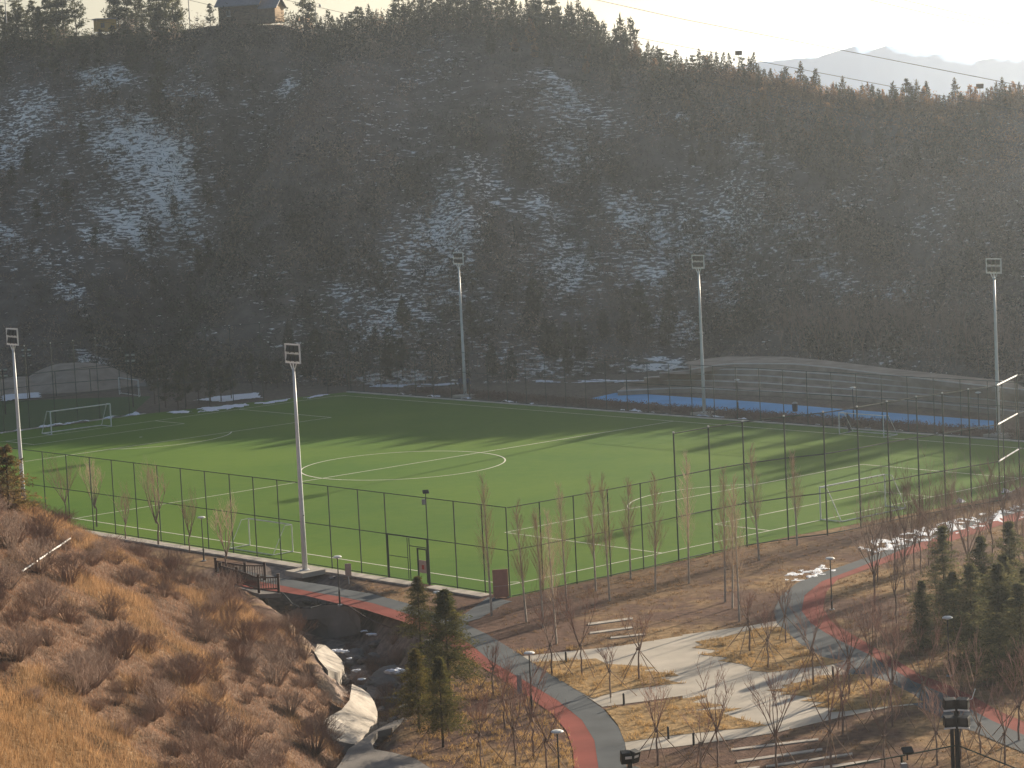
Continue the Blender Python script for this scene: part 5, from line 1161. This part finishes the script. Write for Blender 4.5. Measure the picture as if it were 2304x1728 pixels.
def ridge_pole(U_, V0, V1, Y_, label, kind=0):
    b_ = atd(U_, V1, Y_); t_ = atd(U_, V0, Y_); H = t_.z - b_.z + .8; r = empty('lamp_pole', (b_.x, b_.y, b_.z - .8), .2, label, 'lamp pole', 'thin poles on the ridge')
    MB().tube([(0, 0, 0), (0, 0, H)], [.09, .06], 8).build('pole', M['grey_metal'], r)
    if kind in (1, 3):
        a = MB().tube([(-.7, 0, H - .1), (-.35, 0, H + .1), (0, 0, H - .4), (.35, 0, H + .1), (.7, 0, H - .1)], .03, 6); a.build('arm', M['grey_metal'], r)
        for s_ in (-1, 1): MB().lathe((s_ * .72, 0, H - .55), [(.05, 0), (.2, .1), (.16, .35), (.03, .45)], 10).build('lamp', M['lampwhite'], r)
    if kind in (2, 3): MB().box((0, 0, H + .55), (.95, .3, .6), 0, rad(12)).build('floodlight', M['black_metal'], r); MB().tube([(0, 0, H - .1), (0, 0, H + .4)], .04, 6).build('stem', M['grey_metal'], r)
    return r
ridge_pole(14, -30, 40, 405, 'thin pole above the pines at the far left of the skyline'); ridge_pole(428, -40, 66, 405, 'thin pole against the sky left of the cabin')
ridge_pole(712, 8, 62, 400, 'two armed lamp pole on the skyline right of the cabin', 1); ridge_pole(1122, -30, 40, 398, 'short pole above the centre summit trees'); ridge_pole(1217, -40, 60, 396, 'thin tall pole just right of the centre summit')
ridge_pole(1664, 128, 175, 376, 'pole with floodlight box above the right ridge', 3); ridge_pole(2206, 203, 240, 354, 'small pole with dark lamp box on the far right ridge', 2)

# ------------------------------------------------------------------ overhead cables
cabs = [([(1334, -2), (1536, 43), (1920, 118), (2330, 199)], 240, 190, 'highest long cable crossing the sky to the right edge'), ([(1032, -2), (1223, 41), (1536, 105), (2039, 201), (2330, 255)], 260, 200, 'cable passing in front of the centre summit trees'),
        ([(635, -2), (782, 31), (1219, 118), (1536, 173), (1920, 255), (2330, 335)], 280, 210, 'cable starting above the cabin and crossing the dark slope'), ([(413, -3), (486, 15), (768, 69), (1219, 163), (1536, 222), (2330, 362)], 290, 215, 'lowest cable crossing the hillside under the others'),
        ([(1949, -2), (2100, 33), (2330, 78)], 230, 200, 'lower of two short cables in the top right corner'), ([(2025, -2), (2150, 28), (2330, 66)], 225, 198, 'upper of two short cables in the top right corner'), ([(-20, 1), (135, 33), (300, 60)], 300, 296, 'short cable above the pines at the top left')]
for L_, Ya, Yb, lab in cabs:
    U0, U1 = L_[0][0], L_[-1][0]; pts_c = []
    for i in range(25):
        U_ = U0 + (U1 - U0) * i / 24; V_ = float(np.interp(U_, [q_[0] for q_ in L_], [q_[1] for q_ in L_])); pts_c.append(atd(U_, V_, Ya + (Yb - Ya) * i / 24))
    a_ = pts_c[0] + (pts_c[0] - pts_c[3]) * 4; b_ = pts_c[-1] + (pts_c[-1] - pts_c[-4]) * 4
    tag(MB().tube([a_] + pts_c + [b_], .022, 5).build('overhead_cable', M['cable']), lab, 'cable', 'overhead cables')

# ------------------------------------------------------------------ far mountains
def mount(name, prof, Y_, depth, base=-30):
    us = np.linspace(prof[0][0], prof[-1][0], 240); vv = np.interp(us, [q_[0] for q_ in prof], [q_[1] for q_ in prof]) + 3.0 * (fbm(us * .03, us * 0, 201) - .5) * 2
    crest = np.array([atd(u_ * DD, v_ * DD, Y_) for u_, v_ in zip(us, vv)]); rows_ = []
    for j, s_ in enumerate(np.linspace(-1, 1, 21)):
        r_ = crest.copy(); r_[:, 1] += s_ * depth; k_ = 1 - abs(s_); nz = fbm(us * .02 + j, us * 0 + j * .5, 209) - .5
        r_[:, 2] = base + (crest[:, 2] - base) * (k_ ** .9) + nz * 2 * k_ * (1 - k_); rows_.append(r_)
    V = np.array(rows_); n = V.shape[1]; gi = np.arange(21 * n).reshape(21, n); F = np.stack([gi[:-1, :-1], gi[:-1, 1:], gi[1:, 1:], gi[1:, :-1]], -1).reshape(-1, 4)
    tag(mesh_np(name, V.reshape(-1, 3), F, M['mount'], smooth=True), kind='structure')
MT = 2600
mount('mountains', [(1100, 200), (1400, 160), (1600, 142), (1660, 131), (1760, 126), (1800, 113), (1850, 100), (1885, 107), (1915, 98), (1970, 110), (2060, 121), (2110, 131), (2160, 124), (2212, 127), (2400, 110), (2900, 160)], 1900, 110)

# ------------------------------------------------------------------ haze
hz = MB().box((0, 3650, 55), (16000, 8900, 174)).build('haze', M['white']); hz.data.materials.clear()
hm = bpy.data.materials.new('haze_air'); hm.use_nodes = True; n = hm.node_tree; n.nodes.remove(n.nodes['Principled BSDF'])
pv = n.nodes.new('ShaderNodeVolumePrincipled'); pv.inputs['Color'].default_value = (.77, .88, 1.0, 1); pv.inputs['Density'].default_value = .00018; pv.inputs['Anisotropy'].default_value = .70
n.links.new(pv.outputs[0], n.nodes['Material Output'].inputs['Volume']); hz.data.materials.append(hm); hz['kind'] = 'stuff'; hz['label'] = 'pale bluish haze filling the valley air'; hz['category'] = 'haze'
